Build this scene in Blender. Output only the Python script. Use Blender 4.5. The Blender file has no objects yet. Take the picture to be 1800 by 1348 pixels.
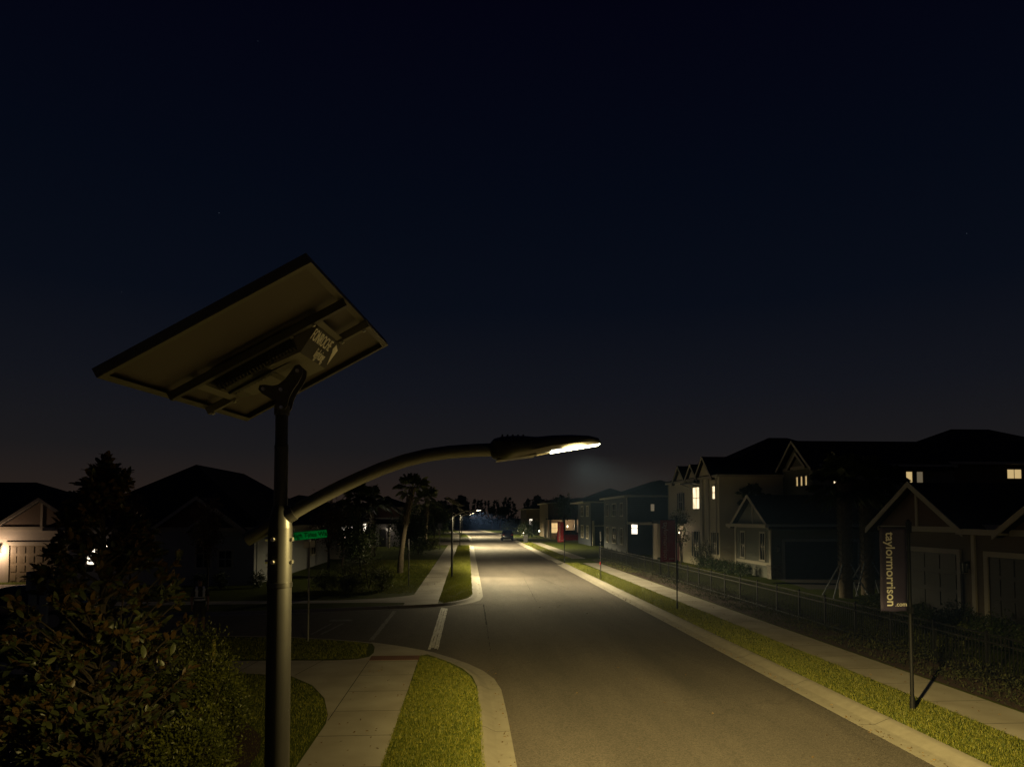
import bpy, bmesh, math, random
import numpy as np
from mathutils import Vector, Matrix
from mathutils.geometry import tessellate_polygon
random.seed(7); RNG = np.random.default_rng(11)
sc = bpy.context.scene
col = sc.collection
PI = math.pi
H = 3.7           # camera height (m)
LAND = 0.10       # lawns and pavements stand this far above the road

# ------------------------------------------------------------------ naming
def tag(o, label=None, cat=None, group=None, kind=None):
    if label: o['label'] = label
    if cat: o['category'] = cat
    if group: o['group'] = group
    if kind: o['kind'] = kind
    return o
def thing(name, label, cat, loc=(0,0,0), rz=0.0, group=None):
    o = bpy.data.objects.new(name, None); col.objects.link(o)
    o.empty_display_size = .2
    o.location = loc; o.rotation_euler = (0,0,rz)
    return tag(o, label, cat, group)
def kids(o): return [c for c in bpy.data.objects if c.parent == o]
def copy_tree(o, parent=None, table=None):
    c = o.copy(); col.objects.link(c); c.parent = parent
    for ch in kids_of.get(o.name, []): copy_tree(ch, c)
    return c
kids_of = {}
def link(name, me, parent=None, loc=None):
    o = bpy.data.objects.new(name, me); col.objects.link(o)
    if parent is not None:
        o.parent = parent; kids_of.setdefault(parent.name, []).append(o)
    if loc is not None: o.location = loc
    return o

# ------------------------------------------------------------------ mesh builder
class MB:
    def __init__(s): s.v=[]; s.f=[]; s.cuts=[]
    def add(s, vs, fs, M=None):
        n=len(s.v); s.cuts.append((n,len(s.f)))
        if M is not None: vs=[tuple(M @ Vector(p)) for p in vs]
        s.v += [tuple(p) for p in vs]; s.f += [tuple(i+n for i in f) for f in fs]
        return s
    def box(s, x0,x1,y0,y1,z0,z1, M=None):
        x0,x1=min(x0,x1),max(x0,x1); y0,y1=min(y0,y1),max(y0,y1); z0,z1=min(z0,z1),max(z0,z1)
        v=[(x0,y0,z0),(x1,y0,z0),(x1,y1,z0),(x0,y1,z0),(x0,y0,z1),(x1,y0,z1),(x1,y1,z1),(x0,y1,z1)]
        return s.add(v,[(0,3,2,1),(4,5,6,7),(0,1,5,4),(1,2,6,5),(2,3,7,6),(3,0,4,7)],M)
    def cbox(s, x0,x1,y0,y1,z0,z1,c=.01,M=None):
        # box with chamfered vertical and top edges
        xs=[(x0+c,y0),(x1-c,y0),(x1,y0+c),(x1,y1-c),(x1-c,y1),(x0+c,y1),(x0,y1-c),(x0,y0+c)]
        cx,cy=(x0+x1)/2,(y0+y1)/2
        top=[(x+(c if x<cx else -c)*.7,y+(c if y<cy else -c)*.7) for x,y in xs]
        v=[(x,y,z0) for x,y in xs]+[(x,y,z1-c) for x,y in xs]+[(x,y,z1) for x,y in top]
        f=[tuple(reversed(range(8))),tuple(range(16,24))]
        for k in range(2):
            for i in range(8):
                j=(i+1)%8; f.append((k*8+i,k*8+j,k*8+8+j,k*8+8+i))
        return s.add(v,f,M)
    def tube(s, pts, rad, n=12, cap=True, M=None):
        pts=[Vector(p) for p in pts]; m=len(pts)
        rad=[rad]*m if not hasattr(rad,'__len__') else rad
        vs=[]; up=None
        for i,p in enumerate(pts):
            d=(pts[min(i+1,m-1)]-pts[max(i-1,0)]).normalized()
            if up is None:
                up=Vector((0,0,1)) if abs(d.z)<.9 else Vector((1,0,0))
            x=(up-d*up.dot(d)).normalized(); y=d.cross(x); up=x
            for k in range(n):
                a=2*PI*k/n; vs.append(tuple(p+(x*math.cos(a)+y*math.sin(a))*rad[i]))
        fs=[]
        for i in range(m-1):
            for k in range(n):
                k2=(k+1)%n; fs.append((i*n+k,i*n+k2,(i+1)*n+k2,(i+1)*n+k))
        if cap: fs.append(tuple(reversed(range(n)))); fs.append(tuple((m-1)*n+k for k in range(n)))
        return s.add(vs,fs,M)
    def prism(s, poly, axis, a0, a1, M=None):
        # extrude a 2D polygon; axis 'x': poly=(y,z) ; 'y': poly=(x,z) ; 'z': poly=(x,y)
        n=len(poly)
        def P(p,a): return (a,p[0],p[1]) if axis=='x' else ((p[0],a,p[1]) if axis=='y' else (p[0],p[1],a))
        v=[P(p,a0) for p in poly]+[P(p,a1) for p in poly]
        f=[tuple(reversed(range(n))),tuple(range(n,2*n))]+[(i,(i+1)%n,n+(i+1)%n,n+i) for i in range(n)]
        return s.add(v,f,M)
    def sphere(s, c, r, nu=10, nv=6, M=None):
        r=(r,r,r) if not hasattr(r,'__len__') else r
        v=[]; f=[]
        for j in range(nv+1):
            t=PI*j/nv
            for i in range(nu):
                a=2*PI*i/nu
                v.append((c[0]+r[0]*math.sin(t)*math.cos(a),c[1]+r[1]*math.sin(t)*math.sin(a),c[2]+r[2]*math.cos(t)))
        for j in range(nv):
            for i in range(nu):
                f.append((j*nu+i,(j+1)*nu+i,(j+1)*nu+(i+1)%nu,j*nu+(i+1)%nu))
        return s.add(v,f,M)
    def each(s, name, mat, parent=None, smooth=False, dz=0.):
        """one object for every piece added"""
        out=[]; c=s.cuts+[(len(s.v),len(s.f))]
        for (v0,f0),(v1,f1) in zip(c,c[1:]):
            m=MB(); m.v=s.v[v0:v1]; m.f=[tuple(i-v0 for i in f) for f in s.f[f0:f1]]
            o=m.build(name,mat,parent,smooth); o.location.z=dz; out.append(o)
        return out
    def build(s, name, mat, parent=None, smooth=False, loc=None, merge=False):
        me=bpy.data.meshes.new(name); me.from_pydata(s.v,[],s.f)
        bm=bmesh.new(); bm.from_mesh(me)
        if merge: bmesh.ops.remove_doubles(bm, verts=bm.verts, dist=1e-5)
        bmesh.ops.recalc_face_normals(bm, faces=bm.faces); bm.to_mesh(me); bm.free()
        for m in (mat if isinstance(mat,(list,tuple)) else [mat]): me.materials.append(m)
        if smooth:
            me.polygons.foreach_set('use_smooth',[True]*len(me.polygons))
            try: me.set_sharp_from_angle(angle=math.radians(38))
            except Exception: pass
        me.update()
        return link(name, me, parent, loc)

def np_mesh(name, V, F, mat, parent=None, k=3):
    """big leaf / blade meshes: V (n,3), F (m,k)"""
    me=bpy.data.meshes.new(name); nv=len(V); nf=len(F)
    me.vertices.add(nv); me.vertices.foreach_set('co', np.asarray(V,dtype=np.float32).ravel())
    me.loops.add(nf*k); me.loops.foreach_set('vertex_index', np.asarray(F,dtype=np.int32).ravel())
    me.polygons.add(nf); me.polygons.foreach_set('loop_start', np.arange(0,nf*k,k,dtype=np.int32))
    try: me.polygons.foreach_set('loop_total', np.full(nf,k,dtype=np.int32))
    except Exception: pass
    me.materials.append(mat); me.update(calc_edges=True); me.validate()
    return link(name, me, parent)

# ------------------------------------------------------------------ materials
MATS={}
def mat(name, base=(.5,.5,.5), rough=.6, metal=0., noise=None, bump=None, spec=.5, c2=None, sheen=0, emit=None, es=0.):
    """noise=(scale, amount) mottles the colour towards c2 ; bump=(scale, strength, distance)"""
    if name in MATS: return MATS[name]
    m=bpy.data.materials.new(name); m.use_nodes=True; nt=m.node_tree; b=nt.nodes['Principled BSDF']
    b.inputs['Base Color'].default_value=(*base,1); b.inputs['Roughness'].default_value=rough
    b.inputs['Metallic'].default_value=metal; b.inputs['Specular IOR Level'].default_value=spec
    tc=nt.nodes.new('ShaderNodeTexCoord')
    if noise:
        n=nt.nodes.new('ShaderNodeTexNoise'); n.inputs['Scale'].default_value=noise[0]; n.inputs['Detail'].default_value=5
        nt.links.new(tc.outputs['Object'],n.inputs['Vector'])
        r=nt.nodes.new('ShaderNodeValToRGB'); r.color_ramp.elements[0].position=.5-noise[1]; r.color_ramp.elements[1].position=.5+noise[1]
        c=c2 or tuple(x*.6 for x in base)
        r.color_ramp.elements[0].color=(*c,1); r.color_ramp.elements[1].color=(*base,1)
        nt.links.new(n.outputs['Fac'],r.inputs['Fac']); nt.links.new(r.outputs['Color'],b.inputs['Base Color'])
    if bump:
        n2=nt.nodes.new('ShaderNodeTexNoise'); n2.inputs['Scale'].default_value=bump[0]; n2.inputs['Detail'].default_value=4
        nt.links.new(tc.outputs['Object'],n2.inputs['Vector'])
        bp=nt.nodes.new('ShaderNodeBump'); bp.inputs['Strength'].default_value=bump[1]; bp.inputs['Distance'].default_value=bump[2]
        nt.links.new(n2.outputs['Fac'],bp.inputs['Height']); nt.links.new(bp.outputs['Normal'],b.inputs['Normal'])
    if emit:
        b.inputs['Emission Color'].default_value=(*emit,1); b.inputs['Emission Strength'].default_value=es
    MATS[name]=m; return m

def siding_mat(name, base, axis='Z', scale=.15, rough=.7):
    m=mat(name,base,rough,noise=(1.3,.35),c2=tuple(c*.85 for c in base))
    nt=m.node_tree; b=nt.nodes['Principled BSDF']; tc=[n for n in nt.nodes if n.type=='TEX_COORD'][0]
    sx=nt.nodes.new('ShaderNodeSeparateXYZ'); nt.links.new(tc.outputs['Object'],sx.inputs[0])
    mt=nt.nodes.new('ShaderNodeMath'); mt.operation='PINGPONG' if False else 'FRACT'
    dv=nt.nodes.new('ShaderNodeMath'); dv.operation='DIVIDE'; dv.inputs[1].default_value=scale
    nt.links.new(sx.outputs[axis],dv.inputs[0]); nt.links.new(dv.outputs[0],mt.inputs[0])
    bp=nt.nodes.new('ShaderNodeBump'); bp.inputs['Strength'].default_value=.8; bp.inputs['Distance'].default_value=.02
    nt.links.new(mt.outputs[0],bp.inputs['Height']); nt.links.new(bp.outputs['Normal'],b.inputs['Normal'])
    return m

def asphalt_mat():
    m=mat('asphalt_mat',(.092,.083,.075),.9,spec=.18)
    nt=m.node_tree; b=nt.nodes['Principled BSDF']; tc=[n for n in nt.nodes if n.type=='TEX_COORD'][0]
    big=nt.nodes.new('ShaderNodeTexNoise'); big.inputs['Scale'].default_value=.35; big.inputs['Detail'].default_value=6; big.inputs['Roughness'].default_value=.6
    mp=nt.nodes.new('ShaderNodeMapping'); mp.inputs['Scale'].default_value=(1.6,.25,1)   # wear runs along the road
    nt.links.new(tc.outputs['Object'],mp.inputs[0]); nt.links.new(mp.outputs[0],big.inputs['Vector'])
    r=nt.nodes.new('ShaderNodeValToRGB'); r.color_ramp.elements[0].position=.3; r.color_ramp.elements[1].position=.72
    r.color_ramp.elements[0].color=(.066,.060,.055,1); r.color_ramp.elements[1].color=(.118,.104,.093,1)
    nt.links.new(big.outputs['Fac'],r.inputs[0])
    fine=nt.nodes.new('ShaderNodeTexVoronoi'); fine.inputs['Scale'].default_value=55
    nt.links.new(tc.outputs['Object'],fine.inputs['Vector'])
    r2=nt.nodes.new('ShaderNodeValToRGB'); r2.color_ramp.elements[0].position=.0; r2.color_ramp.elements[1].position=1.
    r2.color_ramp.elements[0].color=(.62,.62,.62,1); r2.color_ramp.elements[1].color=(1.45,1.42,1.38,1)
    sp=nt.nodes.new('ShaderNodeSeparateColor'); nt.links.new(fine.outputs['Color'],sp.inputs[0]); nt.links.new(sp.outputs[0],r2.inputs[0])
    mx=nt.nodes.new('ShaderNodeMix'); mx.data_type='RGBA'; mx.blend_type='MULTIPLY'; mx.inputs[0].default_value=.8
    nt.links.new(r.outputs[0],mx.inputs[6]); nt.links.new(r2.outputs[0],mx.inputs[7])
    # hairline cracks
    cr=nt.nodes.new('ShaderNodeTexVoronoi'); cr.feature='DISTANCE_TO_EDGE'; cr.inputs['Scale'].default_value=.28
    wn=nt.nodes.new('ShaderNodeTexNoise'); wn.inputs['Scale'].default_value=1.7; nt.links.new(tc.outputs['Object'],wn.inputs['Vector'])
    av=nt.nodes.new('ShaderNodeMix'); av.data_type='VECTOR'; av.inputs[0].default_value=.35
    nt.links.new(tc.outputs['Object'],av.inputs[4]); nt.links.new(wn.outputs['Color'],av.inputs[5]); nt.links.new(av.outputs[1],cr.inputs['Vector'])
    cl=nt.nodes.new('ShaderNodeValToRGB'); cl.color_ramp.elements[0].position=.0; cl.color_ramp.elements[1].position=.006
    cl.color_ramp.elements[0].color=(.8,.8,.8,1); cl.color_ramp.elements[1].color=(1,1,1,1)
    nt.links.new(cr.outputs[0],cl.inputs[0])
    m3=nt.nodes.new('ShaderNodeMix'); m3.data_type='RGBA'; m3.blend_type='MULTIPLY'; m3.inputs[0].default_value=.7
    nt.links.new(mx.outputs[2],m3.inputs[6]); nt.links.new(cl.outputs[0],m3.inputs[7])
    nt.links.new(m3.outputs[2],b.inputs['Base Color'])
    bp=nt.nodes.new('ShaderNodeBump'); bp.inputs['Strength'].default_value=.55; bp.inputs['Distance'].default_value=.012
    nt.links.new(fine.outputs['Distance'],bp.inputs['Height']); nt.links.new(bp.outputs[0],b.inputs['Normal'])
    return m

def leaf_mat(name, c1, c2, under=None, rough=.45, scale=3., trans=.25):
    """foliage: colour varies leaf to leaf by position; optional different underside"""
    m=bpy.data.materials.new(name); m.use_nodes=True; nt=m.node_tree; b=nt.nodes['Principled BSDF']
    b.inputs['Roughness'].default_value=rough
    tc=nt.nodes.new('ShaderNodeTexCoord'); n=nt.nodes.new('ShaderNodeTexNoise'); n.inputs['Scale'].default_value=scale; n.inputs['Detail'].default_value=4
    nt.links.new(tc.outputs['Object'],n.inputs['Vector'])
    r=nt.nodes.new('ShaderNodeValToRGB'); r.color_ramp.elements[0].position=.36; r.color_ramp.elements[1].position=.64
    r.color_ramp.elements[0].color=(*c1,1); r.color_ramp.elements[1].color=(*c2,1)
    nt.links.new(n.outputs['Fac'],r.inputs['Fac'])
    out=r.outputs['Color']
    if under:
        g=nt.nodes.new('ShaderNodeNewGeometry'); mx=nt.nodes.new('ShaderNodeMix'); mx.data_type='RGBA'
        nt.links.new(g.outputs['Backfacing'],mx.inputs[0]); nt.links.new(out,mx.inputs[6]); mx.inputs[7].default_value=(*under,1)
        out=mx.outputs[2]
    nt.links.new(out,b.inputs['Base Color'])
    if trans:
        t=nt.nodes.new('ShaderNodeBsdfTranslucent'); nt.links.new(out,t.inputs['Color'])
        ms=nt.nodes.new('ShaderNodeMixShader'); ms.inputs[0].default_value=trans
        nt.links.new(b.outputs[0],ms.inputs[1]); nt.links.new(t.outputs[0],ms.inputs[2])
        nt.links.new(ms.outputs[0],nt.nodes['Material Output'].inputs['Surface'])
    MATS[name]=m; return m

M_ASPH=asphalt_mat()
M_CONC=mat('concrete_mat',(.36,.335,.29),.85,noise=(1.1,.22),c2=(.245,.22,.18),bump=(60,.25,.004))
M_CURB=mat('curb_mat',(.27,.25,.21),.85,noise=(5,.36),c2=(.19,.172,.142),bump=(50,.3,.004))
M_LAWN=mat('lawn_mat',(.065,.08,.01),.9,noise=(2.5,.3),c2=(.05,.065,.009),bump=(40,.8,.03))
M_LAWN.node_tree.nodes['Principled BSDF'].inputs['Specular IOR Level'].default_value=.1
M_SOIL=mat('mulch_mat',(.05,.02,.014),.95,noise=(14,.3),c2=(.02,.009,.007),bump=(30,1,.04))
M_PAINT=mat('road_paint',(.62,.60,.54),.7,noise=(9,.2),c2=(.22,.21,.19),bump=(60,.3,.004))
M_WORN=mat('worn_paint',(.2,.19,.175),.8,noise=(7,.16),c2=(.085,.08,.075))
M_TACT=mat('tactile_mat',(.105,.042,.028),.8,noise=(5,.3),bump=(60,.3,.005))
M_SEAM=mat('tar_seam',(.03,.028,.026),.95,spec=.05)
M_POLE=mat('black_powder_coat',(.028,.028,.03),.32,noise=(6,.35),c2=(.02,.02,.021),bump=(90,.08,.002),spec=.5)
M_GREYP=mat('grey_pole_paint',(.015,.015,.016),.42,metal=.0,noise=(12,.3),c2=(.012,.012,.013),bump=(120,.06,.002))
M_STEEL=mat('bolt_steel',(.75,.74,.70),.28,metal=1.)
M_ARM=mat('arm_paint',(.07,.068,.062),.4,noise=(9,.3),c2=(.055,.053,.05))
M_ALU=mat('panel_frame_aluminium',(.10,.094,.08),.45,metal=.35,noise=(4,.3))
M_ALUD=mat('dark_aluminium',(.05,.048,.046),.4,metal=.3)
M_SHEET=mat('panel_back_sheet',(.068,.058,.052),.6,noise=(1.5,.4),c2=(.056,.048,.043))
M_CELL=mat('solar_cells',(.006,.007,.012),.3,noise=(12,.1))
M_HOUS=mat('housing_grey',(.12,.115,.095),.55,noise=(3,.4),c2=(.10,.096,.08))
M_TEXTP=mat('text_plate',(.035,.032,.031),.5)
M_BATT=mat('battery_black',(.018,.018,.018),.45)
M_LETR=mat('lettering_cream',(.93,.91,.84),.5)
M_LED=mat('led_strip',(1,1,1),.3,emit=(1.,.93,.66),es=13.)
M_GREEN=mat('sign_green_sheeting',(.0,.72,.24),.24,metal=1.)
M_GREENL=mat('sign_letter_dark',(.004,.03,.014),.9,spec=.05)
M_GALV=mat('galvanised',(.30,.30,.30),.5,metal=.5,noise=(8,.3))
M_PURP=mat('banner_plum',(.048,.037,.085),.7,noise=(3,.4),c2=(.039,.030,.070),bump=(5,.5,.01))
M_MAR=mat('banner_maroon',(.30,.02,.045),.7,noise=(3,.4),c2=(.25,.018,.04),bump=(5,.5,.01))
M_RED=mat('banner_red',(.42,.025,.04),.7,noise=(3,.4),c2=(.35,.02,.03),bump=(5,.5,.01))
M_ROOF=mat('dark_shingle',(.035,.033,.033),.95,noise=(5,.3),c2=(.022,.021,.021),bump=(9,.6,.03),spec=.2)
M_TRIM=mat('white_trim',(.46,.42,.34),.6,noise=(2,.4),c2=(.39,.36,.29))
M_GLASS=mat('dark_window_glass',(.012,.013,.014),.08)
M_WARM=mat('lit_window',(.8,.7,.5),.5,emit=(1.,.80,.50),es=1.25)
M_WARM2=mat('lit_window_white',(.8,.75,.65),.5,emit=(1.,.88,.70),es=1.6)
M_WARMD=mat('dim_lit_window',(.5,.4,.25),.5,emit=(1.,.72,.32),es=.55)
for _n in ('lit_window','lit_window_white'):
    _m=MATS[_n]; _t=_m.node_tree; _b=_t.nodes['Principled BSDF']; _tc=[n for n in _t.nodes if n.type=='TEX_COORD'][0]
    _w=_t.nodes.new('ShaderNodeTexWave'); _w.bands_direction='Z'; _w.inputs['Scale'].default_value=7.; _w.inputs['Distortion'].default_value=.4
    _k=_t.nodes.new('ShaderNodeTexNoise'); _k.inputs['Scale'].default_value=1.7
    _t.links.new(_tc.outputs['Object'],_w.inputs['Vector']); _t.links.new(_tc.outputs['Object'],_k.inputs['Vector'])
    _a=_t.nodes.new('ShaderNodeMath'); _a.operation='MULTIPLY_ADD'; _a.inputs[1].default_value=.35; _t.links.new(_w.outputs['Fac'],_a.inputs[0]); _t.links.new(_k.outputs['Fac'],_a.inputs[2])
    _c=_t.nodes.new('ShaderNodeMath'); _c.operation='MULTIPLY'; _c.inputs[1].default_value=_b.inputs['Emission Strength'].default_value*1.5; _t.links.new(_a.outputs[0],_c.inputs[0]); _t.links.new(_c.outputs[0],_b.inputs['Emission Strength'])
M_FAINT=mat('faint_lit_window',(.3,.25,.2),.5,emit=(1.,.8,.5),es=.12)
M_BULB=mat('lamp_glass_lit',(1,.9,.7),.4,emit=(1.,.82,.58),es=14.)
M_LANT=mat('lantern_black',(.02,.02,.02),.5)
M_BARK=mat('bark',(.06,.047,.032),.95,noise=(7,.3),c2=(.03,.024,.017),bump=(25,.8,.02))
M_PBARK=mat('palm_bark',(.14,.112,.075),.95,noise=(6,.25),c2=(.08,.063,.042),bump=(20,.8,.03))
M_FENCE=mat('fence_black',(.007,.007,.008),.35,spec=.5)
M_TWOOD=mat('weathered_white_wood',(.30,.33,.38),.75,noise=(3,.35),bump=(20,.4,.01))
M_SKIN=mat('skin',(.35,.20,.14),.55)
M_SHIRT=mat('vest_dark',(.03,.028,.02),.85,bump=(12,.5,.01))
M_SHORT=mat('shorts_grey',(.08,.075,.07),.9)
M_REFL=mat('reflective_tape',(.95,.95,.92),.38,metal=1.)
M_HAIR=mat('hair_dark',(.015,.011,.008),.6)
M_TYRE=mat('tyre',(.015,.015,.015),.85)
M_RIM=mat('rim',(.35,.35,.36),.35,metal=.9)
M_STONE=mat('stone_veneer',(.22,.20,.17),.9,noise=(5,.12),c2=(.12,.11,.095),bump=(7,1,.05))
L_MAG=leaf_mat('magnolia_leaf',(.035,.05,.018),(.085,.095,.03),under=(.095,.058,.022),rough=.40,scale=2.2,trans=.1)
L_VIB=leaf_mat('viburnum_leaf',(.06,.078,.010),(.16,.17,.022),rough=.4,scale=4,trans=.3)
L_DARK=leaf_mat('dark_leaf',(.03,.05,.016),(.06,.085,.025),rough=.5,scale=1.5)
L_OLIVE=leaf_mat('olive_leaf',(.06,.075,.02),(.11,.12,.03),rough=.5,scale=2)
L_RUST=leaf_mat('rusty_leaf',(.09,.055,.03),(.12,.09,.035),rough=.5,scale=2)
L_PALM=leaf_mat('palm_leaf',(.045,.065,.02),(.08,.10,.03),rough=.4,scale=1.5)
L_COVER=leaf_mat('cover_leaf',(.010,.017,.005),(.050,.052,.014),rough=.8,scale=6)
L_WOOD=leaf_mat('wood_leaf',(.018,.028,.014),(.035,.05,.02),rough=.8,scale=.2,trans=0)
L_GRASS=leaf_mat('grass_blade',(.065,.092,.006),(.23,.22,.026),rough=.6,scale=16,trans=.3)

# ------------------------------------------------------------------ camera model (physical: 24 mm-class lens, rise)
FPX=1250.; CXP=900.; CYP=854.
PITCH=math.atan(54/FPX); YAW=math.atan(78/FPX)
def ray(u,v):
    x,y,z=(u-CXP)/FPX,-(v-CYP)/FPX,1.
    c,s=math.cos(PITCH),math.sin(PITCH); y2=y*c+z*s; z2=-y*s+z*c
    c,s=math.cos(YAW),math.sin(YAW)
    return Vector((x*c+z2*s,-x*s+z2*c,y2))
def G(u,v,z=0.):
    r=ray(u,v); t=(z-H)/r.z; return Vector((r.x*t,r.y*t,z))
def PY(u,v,Y):
    r=ray(u,v); t=Y/r.y; return Vector((r.x*t,Y,H+r.z*t))

cam=bpy.data.cameras.new('camera'); cam.sensor_width=36; cam.sensor_fit='HORIZONTAL'; cam.lens=36*FPX/1800
cam.shift_x=0.; cam.shift_y=(CYP-674)/1800; cam.clip_end=3000; cam.clip_start=.05
co=bpy.data.objects.new('camera',cam); col.objects.link(co); co.location=(0,0,H)
co.rotation_euler=(PI/2+PITCH,0,-YAW); sc.camera=co

# ------------------------------------------------------------------ SETTING: ground, roads, kerbs, pavements
def bend(Y): return -.00075*max(0.,Y-118)**2        # far off the road swings to the left
def sheet(name, poly, z, m, kind='structure'):
    me=bpy.data.meshes.new(name); bm=bmesh.new()
    vs=[bm.verts.new((p[0],p[1],z)) for p in poly]
    for t3 in tessellate_polygon([[Vector((p[0],p[1],0)) for p in poly]]):
        try: bm.faces.new([vs[i] for i in t3])
        except ValueError: pass
    bm.normal_update()
    for f in bm.faces:
        if f.normal.z<0: f.normal_flip()
    bm.to_mesh(me); bm.free(); me.materials.append(m)
    o=link(name,me)
    if kind: o['kind']=kind
    return o
def ribbon(L,R,z,name,m,kind='structure',split=None):
    b=MB()
    vs=[(p[0],p[1],z) for p in L]+[(p[0],p[1],z) for p in R]; n=len(L)
    b.add(vs,[(i,i+1,n+i+1,n+i) for i in range(n-1)])
    o=b.build(name,m); o['kind']=kind; return o

sheet('ground',[(-900,-60),(900,-60),(900,1500),(-900,1500)],-.03,M_LAWN)
ys=[-12,0,10,20,30,45,60,80,100,118]+[118+6*i for i in range(1,20)]
ribbon([(.3+bend(y),y) for y in ys],[(7.25+bend(y),y) for y in ys],0.,'main_road',M_ASPH)
sheet('side_road',[(.34,14.5),(.3,31.5),(-1.0,29.6),(-2.8,29.1),(-4.66,28.5),(-6.7,27.9),(-9.5,27.4),(-14,27.2),(-70,27.2),
                   (-70,22.7),(-14,22.7),(-8,22.6),(-5.4,22.2),(-3.8,21.6),(-2.8,21.1),(-1.7,20.3),(-.95,19.5),(-.36,18.5),(0,17)],.004,M_ASPH)
sheet('far_side_road',[(.34,91),(.3,108),(-60,106),(-60,94)],.004,M_ASPH)

# kerb: path = asphalt edge, side = direction of the land
def kerb(name, path, side, w=.5):
    prof=[(-.02,.006),(.0,.012),(w*.45,.010),(w*.52,.022),(w*.78,LAND-.012),(w*.87,LAND+.003),(w,LAND+.006),(w+.01,LAND-.06)]
    pts=[Vector((p[0],p[1],0)) for p in path]; b=MB(); n=len(prof); vs=[]
    for i,p in enumerate(pts):
        d=(pts[min(i+1,len(pts)-1)]-pts[max(i-1,0)]).normalized(); nrm=Vector((-d.y,d.x,0))*side
        for o_,z in prof: q=p+nrm*o_; vs.append((q.x,q.y,z))
    fs=[(i*n+k,i*n+k+1,(i+1)*n+k+1,(i+1)*n+k) for i in range(len(pts)-1) for k in range(n-1)]
    b.add(vs,fs); o=b.build(name,M_CURB,smooth=True); o['kind']='structure'
    # joints
    j=MB(); acc=0; step=3.05
    for i in range(len(pts)-1):
        L=(pts[i+1]-pts[i]).length; d=(pts[i+1]-pts[i]).normalized(); nrm=Vector((-d.y,d.x,0))*side
        t=step-acc if acc else 0
        while t<L:
            c=pts[i]+d*t
            if 5<c.y<60:
                vv=[]
                for o_,z in prof[1:-1]:
                    for e in (-.006,.006):
                        q=c+nrm*o_+d*e; vv.append((q.x,q.y,z+.002))
                m_=len(prof)-2
                j.add(vv,[(2*k,2*k+1,2*k+3,2*k+2) for k in range(m_-1)])
            t+=step
        acc=(acc+L)%step
    if j.v:
        q=j.build('kerb_joint',M_SEAM); q['kind']='structure'
    return o
near_kerb=[(.72,-12),(.72,10.5),(.73,13.5),(.71,15.4),(.60,16.4),(.36,17.3),(.02,18.1),(-.40,18.85),(-.95,19.7),(-1.72,20.5),(-2.81,21.3),(-3.82,21.8),(-5.35,22.35),(-8,22.75),(-14,22.85),(-70,22.85)]
far_kerb=[(-70,27.05),(-14,27.05),(-9.7,27.3),(-6.67,27.75),(-4.66,28.28),(-2.77,28.85),(-1.01,29.42),(-.3,30.0),(.2,30.85),(.55,31.8),(.70,33.2),(.72,36),(.72,60),(.72,91)]
kerb('left_kerb_near',near_kerb,1)
kerb('left_kerb_beyond_side_road',far_kerb,1)
kerb('left_kerb_distant',[(.72+bend(y),y) for y in (108,118,128,140,155,170,190,215)],1)
kerb('right_kerb',[(6.95+bend(y),y) for y in (-12,0,10,30,55.2)],-1,.62)
kerb('right_kerb_beyond_driveway',[(6.95+bend(y),y) for y in (60.6,70,85,101)],-1,.62)
kerb('right_kerb_distant',[(6.95+bend(y),y) for y in (107,118,128,140,155,170,190,215)],-1,.62)
def off(path,side,w):
    pts=[Vector((p[0],p[1],0)) for p in path]; r=[]
    for i,p in enumerate(pts):
        d=(pts[min(i+1,len(pts)-1)]-pts[max(i-1,0)]).normalized(); q=p+Vector((-d.y,d.x,0))*side*w; r.append((q.x,q.y))
    return r
NL=off(near_kerb,1,.485); FL=off(far_kerb,1,.485)
sheet('lawn_near_left',NL+[(-70,-12)],LAND,M_LAWN)
sheet('lawn_beyond_side_road',FL+[(-60,91)],LAND,M_LAWN)
sheet('lawn_distant_left',[(-300,108)]+[(.235+bend(y),y) for y in (108,118,128,140,155,170,190,215)]+[(-40,400),(-300,400)],LAND,M_LAWN)
sheet('lawn_right',[(7.56+bend(y),y) for y in (-12,55.2)]+[(7.56,101),(7.56,107)]+[(7.56+bend(y),y) for y in (118,128,140,155,170,190,215)]+[(20,400),(400,400),(400,-12)],LAND,M_LAWN)

Z1=LAND+.010
# pavements in slabs with real joints
def walk(name,x0,x1,y0,y1,step=1.5,xf=None):
    b=MB(); y=y0
    while y<y1-1e-3:
        e=min(y+step,y1); s0=bend(y); 
        b.add([(x0+bend(y+.008),y+.008,Z1),(x1+bend(y+.008),y+.008,Z1),(x1+bend(e-.008),e-.008,Z1),(x0+bend(e-.008),e-.008,Z1)],[(0,1,2,3)]); y=e
    o=b.build(name,M_CONC); o['kind']='structure'
    u=sheet(name+'_bed',[(x0,y0),(x1,y0),(x1,y1),(x0,y1)] if y1<119 else [(x0+bend(y),y) for y in (y0,130,150,y1)]+[(x1+bend(y),y) for y in (y1,150,130,y0)],LAND+.004,M_SEAM)
    return o
walk('left_pavement',-2.45,-1.23,-12,18.15)
walk('left_pavement_beyond_side_road',-2.45,-1.23,30.9,91)
walk('left_pavement_distant',-2.5,-1.25,108,172,3)
walk('right_pavement',8.95,10.18,-12,55.0)
walk('right_pavement_beyond_driveway',8.95,10.18,61,101)
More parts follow.
